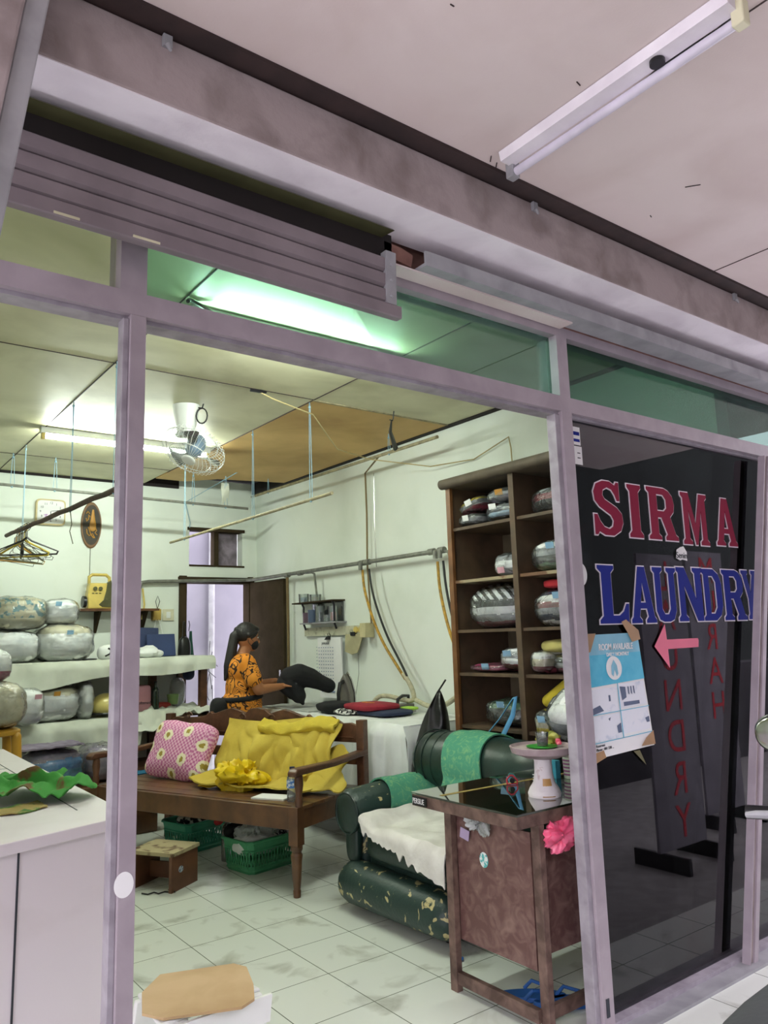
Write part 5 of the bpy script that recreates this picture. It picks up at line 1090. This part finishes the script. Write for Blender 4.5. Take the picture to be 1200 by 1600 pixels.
# ================================================================== SOFA
so = thing('leather_armchair', 'worn dark green leather armchair with rolled arm and fat cushions', 'armchair', (2.75, 1.30, 0))
def sl_(x, y, z): return (x-2.75, y-1.30, z)
MB().sell(sl_(2.80, 1.23, .26), (.34, .40, .17), .25, .25).build('base', M_leather, so)
MB().sell(sl_(2.72, 1.19, .335), (.33, .38, .075), .4, .3).build('seat_cushion', M_leather, so)
fr_ = MB(); fr_.limb(sl_(2.43, .93, .135), sl_(2.43, 1.63, .130), .100, .110, 20); fr_.build('front_roll', M_leatherworn, so)
for y, mm in ((1.66, M_leatherworn),):
    a = MB(); a.sell(sl_(2.78, y, .32), (.33, .075, .20), .3, .35)
    a.tube([sl_(2.40, y, .475), sl_(2.43, y, .48), sl_(2.75, y, .50), sl_(3.08, y, .50)], [.105, .118, .115, .11], 24)
    ar = a.build('arm', mm, so)
    f = MB(); f.sell(sl_(2.395, y, .475), (.03, .10, .10), .8, 1); f.sell(sl_(2.43, y, .34), (.03, .055, .12), .6, .7); f.build('arm_front', M_leather, ar)
    r2 = MB(); r2.tube([(2.385-2.75, y-1.30+.102*math.cos(k*PI/12), .475+.102*math.sin(k*PI/12)) for k in range(24)], .006, 6, closed=True); r2.build('piping', M_leather, ar)
bk = MB(); bk.sell(sl_(3.05, 1.23, .42), (.12, .44, .34), .3, .35); bk.build('back_frame', M_leather, so)
b2 = MB(); b2.tube([sl_(3.00, y, .69) for y in (1.74, 1.72, 1.67, 1.58, 1.42, 1.2, .95, .78, .72)], [.06, .11, .14, .158, .163, .163, .158, .13, .06], 26)
for y in (1.64, 1.58, 1.50): b2.tube([sl_(3.00+.160*math.cos(k*PI/12), y, .69+.160*math.sin(k*PI/12)) for k in range(24)], .004, 5, closed=True)
b2.build('back_roll', M_leather, so)
for x in (2.50, 3.0):
    for y in (1.62, .98): MB().cyl(sl_(x, y, 0), sl_(x, y, .08), .03).build('foot', M_blackpl, so)
# cloths on the armchair
def rollcloth(cx, cz, r, y0, y1, a0, a1, extra, m, lab, name='towel'):
    def f(u, v):
        y = y0+(y1-y0)*u; A = a0+(a1-a0)*min(1, v/.7); w_ = noise.noise(V(y*9, v*6, cx))*.008
        rr = r+.010+w_+.004*math.sin(y*40)*0
        if v <= .7: return V(cx+rr*math.cos(A), y+.02*math.sin(v*6), cz+rr*math.sin(A))
        d = (v-.7)/.3*extra; return V(cx+rr*math.cos(a1)-.02*(v-.7), y+.02*math.sin(v*6), cz+rr*math.sin(a1)-d)
    return tag(MB().sheet(40, 36, f, .008).build(name, m), lab, 'towel')
rollcloth(3.00, .69, .163, 1.10, 1.40, math.radians(50), math.radians(195), .06, M_towel, 'teal green towel hung over the fat back roll of the armchair')
def farm(u, v):  # towel over the far arm, near the back
    x = 2.60+.38*u; A = math.radians(60-200*min(1, v/.75))
    A = math.radians(100)-math.radians(170)*v; r = .127+.006*noise.noise(V(x*12, v*5, 1))
    y = 1.66+r*math.cos(A) if False else 0
    th = math.radians(20)+math.radians(175)*min(1, v/.6)
    yy = 1.66+r*math.cos(th); zz = .495+r*math.sin(th)
    if v > .6: yy = 1.66-r-.004; zz = .495-(v-.6)*.45
    return V(x+.015*math.sin(v*7), yy, zz+.0)
tag(MB().sheet(40, 40, farm, .008).build('towel', M_towel), 'teal green towel spread over the rolled arm of the armchair', 'towel')
def fseat(u, v):
    x = 2.315+.55*u; y = .86+.66*v; w_ = noise.noise(V(x*9, y*9, 2)); z = .446+.012*w_
    if u < .14: z -= (.14-u)/.14*(.05+.12*(1-v)**1.5+.05*noise.noise(V(y*30, 1, 1))); x = 2.385-min(1, (.14-u)/.05)*.02
    if v > .85: z += (v-.85)*.3
    return V(x, y, z)
tag(MB().sheet(50, 50, fseat, .006).build('white_seat_cloth', mat('off_white_torn_cloth', '#e9e5e0', .95, col2='#d5d0ca', vs=9, bump=.2, bs=60)), 'white torn-edged cloth spread over the seat of the green armchair', 'cloth')
# black bag hanging between table and cabinet
bb = thing('black_plastic_bag', 'large black plastic bag hanging at the cabinet edge behind the armchair', 'bag', (3.10, 1.84, 1.02))
def fbb(p):
    t = (p.z+.30)/.60; s_ = .12+.88*max(0, min(1, 1-t))**.55; w_ = .03*noise.noise(V(p.x*9, p.y*9, p.z*4))
    return V(p.x*s_+w_*.6+.07*t, p.y*s_+w_-.06*t, p.z)
MB().sell((0, .0, -.26), (.15, .12, .30), .8, .9, nu=40, nv=24, fn=fbb).build('sack', mat('black_bin_liner', '#0f0f11', .35, bump=.6, bs=14), bb)
MB().tube([(.06, -.05, .02), (.09, -.07, .07), (.10, -.09, .10)], .006, 6).build('tied_neck', M_blackpl, bb)

# ================================================================== CABINET on the right wall
CX0, CX1, CY0, CY1, CT = 3.20, 3.66, .56, 1.66, 2.36
cb_ = thing('open_cabinet', 'tall open fronted wooden cabinet full of wrapped laundry', 'cabinet', (3.43, 1.11, 0))
O = V(3.43, 1.11, 0)
def cbx(name, a, b, m, **k): return MB().b2(V(a)-O, V(b)-O).build(name, m, cb_, smooth=False, **k)
cbx('side_panel', (CX0, CY1-.025, 0), (CX1, CY1, CT-.06), M_cab); cbx('side_panel', (CX0, CY0, 0), (CX1, CY0+.025, CT-.06), M_cab)
cbx('back_panel', (CX1-.012, CY0, 0), (CX1, CY1, CT-.06), M_cabin)
cbx('front_stile', (CX0-.012, CY1-.035, 0), (CX0+.012, CY1+.004, CT-.06), mat('orange_brown_stile', '#7b5230', .5, col2='#64401f', vs=9), bevel=.002)
cbx('divider', (CX0-.012, 1.085, 0), (CX1-.01, 1.125, CT-.06), M_cab, bevel=.002)
m_ = MB(); m_.tube([V(CX0-.02, CY0-.02, CT-.03)-O, V(CX0-.02, CY1+.03, CT-.03)-O], .032, 14); m_.b2(V(CX0-.02, CY0-.02, CT-.06)-O, V(CX1, CY1+.02, CT)-O); m_.build('cornice', mat('grey_brown_cornice', '#5c5143', .7, col2='#4a4136', vs=9), cb_)
SH = (.86, 1.165, 1.42, 1.72, 2.045)
for z in SH:
    for y0, y1 in ((1.125, CY1-.025), (CY0+.025, 1.085)):
        cbx('shelf', (CX0+.004, y0, z-.018), (CX1-.012, y1, z), mat('pale_worn_shelf_edge', '#94866a', .7, col2='#6b4c36', vs=7, thr=(.5, .55)) if z == 1.72 else M_cab)
cbx('bottom_board', (CX0, CY0, .05), (CX1, CY1, .07), M_cab)
Rm = -PI/2
def cbun(lab, y, z, size, cols, card=None, dx=0, rz=0, rot=None, tp=(.1, .6), bul=1):
    return bundle(lab, (CX0+.03+size[1]/2+dx, y, z+.003), Rm+rz, size, cols, card, 'bundles' if False else None, rot=rot, tagpos=tp, bul=bul)
g1, g2 = .0, .0
cbun('dark bundle with a white slip lying at the front left of the top cabinet shelf', 1.53, SH[4], (.20, .30, .085), ['dark', 'grey', 'dark'], M_paper, tp=(.0, .6))
cbun('bundle with a yellow cloth on top of the front dark bundle on the top shelf', 1.51, SH[4]+.088, (.22, .28, .085), ['mar', 'grey', 'yel'], M_paper, rot=(0, -.25, Rm))
cbun('grey blue bundle with a white slip on the top shelf against the divider', 1.27, SH[4], (.25, .30, .11), ['dark', 'lblue', 'navy', 'grey'], M_paper, tp=(-.1, .8))
cbun('bundle with a brown tag, uppermost of the pile against the divider on the top shelf', 1.26, SH[4]+.115, (.24, .27, .085), ['lil', 'grey', 'dark'], M_gold, tp=(.1, .6))
cbun('wide dark grey bundle on the top shelf right of the divider', .90, SH[4], (.34, .34, .16), ['dark', 'dark', 'mar', 'grey'], None, dx=.04)
cbun('small pale bundle with pink and white slips on the second shelf left of the divider', 1.24, SH[3], (.22, .26, .13), ['grey', 'white', 'grey'], F['pink'], tp=(-.05, .25))
cbun('grey white bundle with a blue note on the second shelf right of the divider', .90, SH[3], (.32, .30, .17), ['green', 'dark', 'grey', 'white'], M_sticker_blue, tp=(.08, .8))
cbun('white and green packet with an orange corner leaning at the second shelf end', .68, SH[3], (.13, .16, .24), ['white', 'green', 'red'], None, rot=(0, .35, Rm), dx=-.03)
cbun('large black and white striped bundle with a maroon base on the third shelf', 1.385, SH[2], (.43, .36, .25), ['mar', 'grey', 'white', 'dark', 'stripe', 'stripe'], None)
cbun('tall bundle of layered dark and pale clothes with a blue note on the third shelf', .90, SH[2], (.33, .34, .20), ['white', 'navy', 'grey', 'mar', 'white', 'navy'], M_sticker_blue, tp=(.15, .82))
tag(MB().sell((3.40, .88, SH[2]+.235), (.14, .13, .026), .5, .5, nz=.006).build('red_cloth', F['red']), 'folded bright red cloth on top of the layered bundle on the third shelf', 'cloth')
cbun('flat magenta packet with a blue note on the fourth shelf left of the divider', 1.45, SH[1], (.28, .30, .05), ['mag', 'mag'], M_sticker_blue, tp=(.1, .7))
cbun('white bundle with a blue note on the fourth shelf against the divider', 1.24, SH[1]+.02, (.20, .28, .12), ['mar', 'white', 'grey', 'white'], M_sticker_blue, tp=(0, .75))
cbun('small silvery bundle just right of the divider on the fourth shelf', 1.02, SH[1], (.13, .24, .12), ['mar', 'cream', 'white'], None, dx=-.01)
cbun('wide dark bundle with a magenta base on the fourth shelf right of the divider', .82, SH[1], (.33, .34, .115), ['mag', 'grey', 'black', 'black'], None, dx=.03)
tag(MB().sell((3.38, .90, SH[1]+.15), (.13, .15, .035), .7, .7, nz=.02, ns=9, seed=5).build('yellow_towel', mat('pale_yellow_towel', '#d3c97a', .95, bump=.3)), 'pale yellow folded towel on the dark bundle on the fourth shelf', 'towel')
cbun('black bundle in shiny plastic with a blue note on the lowest visible shelf', 1.33, SH[0], (.32, .34, .15), ['black', 'dark', 'green'], M_sticker_blue, tp=(.05, .85))
bundle('silvery quilt bundle leaning diagonally on the lowest visible shelf', (3.30, .74, SH[0]+.03), 0, (.30, .34, .22), ['white', 'grey', 'white'], None, rot=(math.radians(32), 0, Rm))
bundle('small gold foil bundle with a blue note in front of the silvery quilt', (3.20, .93, SH[0]-.01), Rm, (.14, .12, .13), ['yel', 'cream', 'dark'], M_sticker_blue, tagpos=(0, .7))
tag(MB().limb((3.30, 1.02, SH[0]+.16), (3.30, .86, SH[0]+.255), .034, .038).build('yellow_roll', F['yel']), 'bright yellow rolled cloth lying above the silvery quilt', 'cloth')
tag(MB().sell((3.42, .70, SH[0]+.27), (.10, .12, .03), .7, .7, nz=.01).build('orange_cloth', C_('orange_brown_cloth', '#b07828')), 'orange brown cloth at the back above the yellow roll', 'cloth')
sr = MB(); sr.sheet(4, 16, lambda u, v: (3.14+.02*u+.06*v, 1.24-.10*v+.018*u, .85+.02*v+.165*math.sin(v*PI*.9)), .003) if False else None
sr.tube([(3.05, 1.27, .835), (3.10, 1.20, .93), (3.14, 1.13, 1.04), (3.145, 1.115, 1.045), (3.13, 1.13, .95), (3.08, 1.17, .835)], .013, 6, flat=.3)
tag(sr.build('blue_strap', mat('sky_blue_strap', '#5fa3d0', .7)), 'sky blue strap loop standing up behind the teal towel', 'strap')

# ================================================================== DESK
dk = thing('glass_top_desk', 'worn brown laminate desk with glass top by the middle door post', 'desk', (2.60, .36, 0))
O = V(2.60, .36, 0)
def dbx(name, a, b, m, par=None, **k): return MB().b2(V(a)-O, V(b)-O).build(name, m, par or dk, smooth=False, **k)
DX0, DX1, DY0, DY1, DZ = 2.085, 3.02, .125, .72, .745
dbx('desk_top', (DX0, DY0, DZ-.045), (DX1, DY1, DZ), M_deskframe, bevel=.002)
dbx('top_inlay', (DX0+.004, DY0+.004, DZ), (DX1-.004, DY1-.004, DZ+.002), mat('dark_olive_under_glass', '#34392f', .5, col2='#454a3c', vs=5))
dbx('glass_sheet', (DX0-.004, DY0-.004, DZ+.002), (DX1, DY1, DZ+.009), film('desk_glass', (.75, .85, .78), 1.6, rough=.02, base=.05))
MB().prism([V(DX0+.03, DY1-.16, DZ+.0095)-O, V(DX1, DY1-.20, DZ+.0095)-O, V(DX1, DY1-.185, DZ+.0095)-O, V(DX0+.03, DY1-.14, DZ+.0095)-O], (0, 0, .0006)).build('tape_strip', mat('old_yellow_tape', '#a8924c', .6, col2='#8a783c', vs=30), dk, smooth=False)
for x, y in ((2.17, .60), (2.195, .145), (2.96, .16), (2.96, .66)): dbx('leg', (x-.0, y-.02, 0), (x+.03, y+.02, DZ-.045), M_deskframe, bevel=.002)
dbx('side_panel', (2.205, .18, .19), (2.215, .61, .665), M_laminate)
dbx('front_panel', (2.235, .165, .24), (2.95, .175, .655), M_laminate)
dbx('foot_rail', (2.175, .16, 0.03), (2.20, .60, .075), M_deskframe, bevel=.002); dbx('foot_rail', (2.22, .15, .03), (2.96, .17, .075), M_deskframe)
st = MB().lathe([(.001, 0), (.024, 0), (.024, .001), (.001, .0012)], n=28, sx=1.2).build('round_sticker', mat('turquoise_sticker', '#5fb9b4', .5, col2='#e6ece8', vs=60, thr=(.48, .52)), dk); st.location = (2.204-O.x, .43-O.y, .52); st.rotation_euler = (0, -PI/2, 0)
MB().b2((-.0065, -.045, -.018), (-.005, .045, .018)).build('edge_plate', M_blackpl, dk, smooth=False, loc=(DX0-O.x, DY1-.055-O.y, DZ-.022))
text('PERSIUE', .030, M_paper, (DX0-.0072-O.x, DY1-.012-O.y, DZ-.032), (PI/2, 0, -PI/2), 'edge_lettering', dk, sx=.70)
crumple('clear_plastic_bag', 'clear plastic bag tucked under the desk top edge', (2.19, .44, .655), (.035, .075, .045), M_bag, .08, 12, 2)
tag(MB().box((2.185, .515, .605), (.004, .05, .04), Euler((.2, 0, 0)).to_matrix()).build('lilac_note', mat('lilac_paper', '#b9a6c8', .6), smooth=False), 'small lilac paper slip hanging below the clear plastic bag', 'paper')
crumple('pink_plastic_bag', 'crumpled hot pink plastic bag hanging under the desk corner behind the door post', (2.31, .115, .650), (.105, .032, .062), mat('hot_pink_plastic', '#f0507a', .3, col2='#f47a9a', vs=14, coat=.3), .05, 16, 6, e=.9)
# pedestal stand and things on the desk
pd_ = thing('plaster_pedestal', 'white plaster pedestal stand with a round tray top on the desk', 'stand', (2.405, .275, DZ+.009))
MB().lathe([(.001, 0), (.064, 0), (.066, .012), (.058, .03), (.042, .055), (.036, .09), (.035, .13), (.038, .152), (.001, .152)], n=32).build('stem', mat('chipped_white_plaster', '#e3dcde', .8, col2='#b89a98', vs=18, thr=(.6, .68), bump=.3), pd_)
MB().lathe([(.001, .148), (.07, .148), (.122, .168), (.130, .192), (.124, .194), (.114, .184), (.001, .182)], n=40).build('tray', mat('mauve_grey_plaster', '#9a8688', .8, col2='#b7a6a8', vs=12, bump=.2), pd_)
tp_ = MB().prism([(-.066, -.012, .006), (-.045, .0, .0), (-.0, -.006, 0), (.006, -.0, .03), (-.005, 0, .058), (-.032, 0, .062), (-.05, 0, .045)], (0, -.004, 0)) if False else None
m_ = MB(); m_.sheet(10, 8, lambda u, v: ((.0665-.026*v**.6)*math.cos(math.radians(215+45*u)), (.0665-.026*v**.6)*math.sin(math.radians(215+45*u)), .006+.065*v), .002); m_.build('tan_tape', mat('tan_packing_tape', '#c09458', .4), pd_)
tag(MB().lathe([(.001, 0), (.060, 0), (.062, .003), (.001, .003)], n=32).build('green_disc', mat('bright_green_plastic', '#2f9a30', .4), loc=(2.415, .285, DZ+.009+.186)), 'bright green plastic disc lying on the pedestal tray', 'disc')
cu = thing('small_cup', 'small clear cup half filled with dark liquid on the green disc', 'cup', (2.42, .285, DZ+.20))
MB().lathe([(.001, 0), (.021, 0), (.027, .05), (.025, .05), (.019, .003), (.001, .003)], n=22).build('cup_wall', M_jar, cu)
MB().lathe([(.001, .003), (.0205, .003), (.0235, .03), (.001, .03)], n=22).build('dark_liquid', mat('near_black_liquid', '#16181e', .2), cu)
crumple('pink_wrapper', 'small crumpled pink candy wrapper at the right rim of the pedestal tray', (2.475, .235, DZ+.212), (.014, .014, .010), mat('pink_foil', '#e0506c', .3), .1, 20, 1, cat='wrapper')
crumple('green_yellow_packet', 'olive green and yellow plastic packet leaning behind the cup', (2.52, .34, DZ+.215), (.05, .045, .028), mat('olive_yellow_packet', '#7f8a3c', .4, col2='#c8b848', vs=18), .08, 14, 8, cat='packet')
ts = thing('tape_dispenser', 'small red tape dispenser standing on the glass desk top', 'dispenser', (2.475, .52, DZ+.010), math.radians(-35)); ts.scale = (.75, .75, .75)
m_ = MB(); m_.tube([(-.028, 0, .004), (-.03, 0, .03), (-.012, 0, .05), (.006, 0, .05), (.03, 0, .024), (.03, 0, .004)], .005, 6, closed=True); m_.build('frame', mat('red_plastic', '#c93a48', .4), ts)
MB().cyl((0, -.008, .022), (0, .008, .022), .014, n=18).build('tape_core', M_blackpl, ts); MB().tube([(-.02, 0, .05), (-.01, 0, .062), (.01, 0, .056), (.022, 0, .04)], .004, 6).build('cutter', mat('teal_plastic', '#3d7f80', .4), ts)
tag(MB().b2((2.70, .47, DZ+.010), (2.73, .53, DZ+.085)).build('blue_box', mat('turquoise_card', '#3b9bb4', .6), smooth=False), 'upright turquoise card box right behind the pedestal stem', 'box')
gt_ = thing('striped_cup', 'pale glass with pink and purple stripes beside the turquoise box', 'glass', (2.77, .44, DZ+.010))
MB().lathe([(.001, 0), (.034, 0), (.038, .09), (.036, .09), (.032, .003), (.001, .003)], n=26).build('glass_wall', mat('pale_green_cup', '#b9c4b0', .3), gt_)
s_ = MB()
for k in range(5): s_.lathe([(.0345+.0005*k, .014+.015*k), (.0362+.0005*k, .014+.015*k), (.0365+.0005*k, .021+.015*k), (.0345+.0005*k, .021+.015*k)], n=26)
s_.build('stripes', mat('plum_stripe', '#8a4a78', .5), gt_)
s_ = MB()
for k in range(4): s_.tube([(0, 0, k*.011), (.035, -.03, k*.011)], .002, 5)
o = s_.build('white_cards', M_paper, loc=(2.56, .48, DZ+.012)); tag(o, 'stack of thin white sticks beside the pedestal on the desk', 'sticks')

# ================================================================== FLOOR THINGS
sb = thing('step_stool', 'low brown wooden step stool with a worn pale top left of the bench', 'stool', (1.80, 2.72, 0), math.radians(-22))
MB().b2((-.155, -.13, .195), (.155, .13, .215)).build('top', mat('worn_pale_step_top', '#a99b78', .85, col2='#5f4632', vs=11, thr=(.52, .62), detail=9), sb, smooth=False)
sb_w = mat('reddish_brown_board', '#6e4630', .5, col2='#5a3724', vs=8)
MB().b2((.125, -.125, 0), (.145, .125, .195)).build('side_board', sb_w, sb, smooth=False); MB().b2((-.145, -.125, 0), (-.125, .125, .195)).build('side_board', sb_w, sb, smooth=False)
MB().b2((-.125, .03, .03), (.125, .045, .12)).build('cross_board', sb_w, sb, smooth=False)
o = MB().lathe([(.001, 0), (.022, 0), (.022, .001), (.001, .0012)], n=24, sx=.8).build('round_sticker', mat('silver_sticker', '#a9b4c0', .4, col2='#44506a', vs=70, thr=(.5, .55)), sb); o.location = (.1455, -.04, .11); o.rotation_euler = (0, PI/2, 0)
sb.rotation_euler = (0, 0, math.radians(-58))
def basket(lab, loc, rz, L, W, H, m):
    b = thing('laundry_basket', lab, 'basket', loc, rz); t = .86; f = MB()
    def cor(s_, z, k=1): return [V(s_*L/2*a, s_*W/2*c, z) for a, c in ((-1, -.8), (-.85, -1), (.85, -1), (1, -.8), (1, .8), (.85, 1), (-.85, 1), (-1, .8))]
    f.rings([cor(t, 0), cor(t+.02, .012)]); f.tube(cor(t+.02, .02), .009, 6, closed=True); f.tube(cor(.95, H*.72), .007, 6, closed=True)
    f.rings([cor(t+.01, .005), cor(t+.05, H*.25), cor(t+.035, H*.25), cor(t-.005, .008)], cap=False)
    f.rings([cor(.945, H*.70), cor(1.0, H*.98), cor(.985, H*.98), cor(.93, H*.70)], cap=False)
    a_, b_ = cor(t+.04, H*.2), cor(.95, H*.72)
    for i in range(8):
        j = (i+1) % 8; n_ = max(2, int((a_[i]-a_[j]).length/.022))
        for k in range(n_+1):
            f.tube([a_[i].lerp(a_[j], k/n_), b_[i].lerp(b_[j], min(1, (k+.8)/n_))], .0035, 5); f.tube([a_[i].lerp(a_[j], k/n_), b_[i].lerp(b_[j], max(0, (k-.8)/n_))], .0035, 5)
    f.build('basket_wall', m, b)
    MB().tube(cor(1.01, H), .011, 8, closed=True, flat=.8).build('rim', m, b); return b
bs2 = basket('green lattice laundry basket under the front corner of the bench', (2.42, 2.68, 0), math.radians(10), .42, .30, .19, M_basket2)
bs1 = basket('teal lattice laundry basket under the far part of the bench', (2.30, 3.40, 0), math.radians(15), .40, .30, .19, M_basket)
crumple('plastic_wrapped_linen', 'white linen in a clear bag inside the green laundry basket', (2.36, 2.64, .215), (.12, .10, .055), M_bag, .05, 8, 4, cat='bag')
crumple('white_linen', 'white folded linen under the clear bag in the green basket', (2.36, 2.64, .155), (.15, .11, .07), M_cloth2, .02, 6, 5, cat='linen')
crumple('black_clothes', 'black clothes heaped at the back of the green laundry basket', (2.34, 2.77, .20), (.14, .07, .07), M_black, .03, 7, 6, cat='clothes')
crumple('patterned_clothes', 'black and white patterned clothes at the right of the green laundry basket', (2.54, 2.66, .18), (.06, .10, .05), mat('monochrome_print_cloth', '#1c1e24', .9, col2='#dfe3e8', vs=30, thr=(.5, .53)), .02, 8, 7, cat='clothes')
crumple('black_white_clothes', 'black and white geometric cloth folded in the teal laundry basket', (2.26, 3.38, .19), (.12, .09, .035), mat('geometric_print_cloth', '#15161a', .9, col2='#e8ece6', vs=24, thr=(.5, .53)), .02, 7, 8, cat='clothes')
crumple('red_clothes', 'dark red clothes in the right half of the teal laundry basket', (2.40, 3.34, .17), (.06, .10, .04), F['red'], .02, 7, 9, cat='clothes')
bottle('large clear plastic bottle with red cap between the two baskets', (2.32, 2.93, 0), .055, .30, M_jar, M_red)
sl = MB()
for pts in ([(1.64, 2.64), (1.66, 2.60), (1.70, 2.61), (1.71, 2.57), (1.75, 2.58), (1.77, 2.55)], [(1.78, 2.60), (1.80, 2.56), (1.79, 2.53)]): sl.tube([(x, y, .006) for x, y in pts], .004, 5)
tag(sl.build('black_string', M_wire), 'black string scraps lying on the tiles in front of the step stool', 'string')
def slipper(lab, loc, rz):
    s = thing('rubber_slipper', lab, 'slipper', loc, rz)
    m = MB(); ol = [(.13*math.cos(a*PI/14), (.045+.007*math.cos(a*PI/14))*math.sin(a*PI/14), 0) for a in range(28)]; m.prism(ol, (0, 0, .018)); m.build('sole', M_bluerub, s, bevel=.004)
    m = MB()
    for sg in (-1, 1): m.tube([(.075, 0, .018), (.06, sg*.02, .035), (.0, sg*.045, .045), (-.03, sg*.047, .016)], .007, 8)
    m.build('strap', M_bluerub, s); return s
slipper('blue rubber slipper under the desk, the one farther left', (2.36, .36, 0), math.radians(-45)); slipper('blue rubber slipper under the desk, the one next to the door post', (2.42, .24, 0), math.radians(-35))
crumple('blue_wrapper', 'tiny blue crumpled wrapper on the tiles behind the desk leg', (2.37, .80, .012), (.025, .018, .010), M_bluerub, .05, 20, 3, cat='wrapper')
tag(MB().sheet(12, 8, lambda u, v: (2.0+.3*u, 3.95+.14*v, .44+.02*noise.noise(V(u*6, v*5, 3))), .01).build('teal_cloth', C_('teal_blue_cloth', '#1f6f96')), 'teal blue cloth lying behind the left end of the bench', 'cloth')
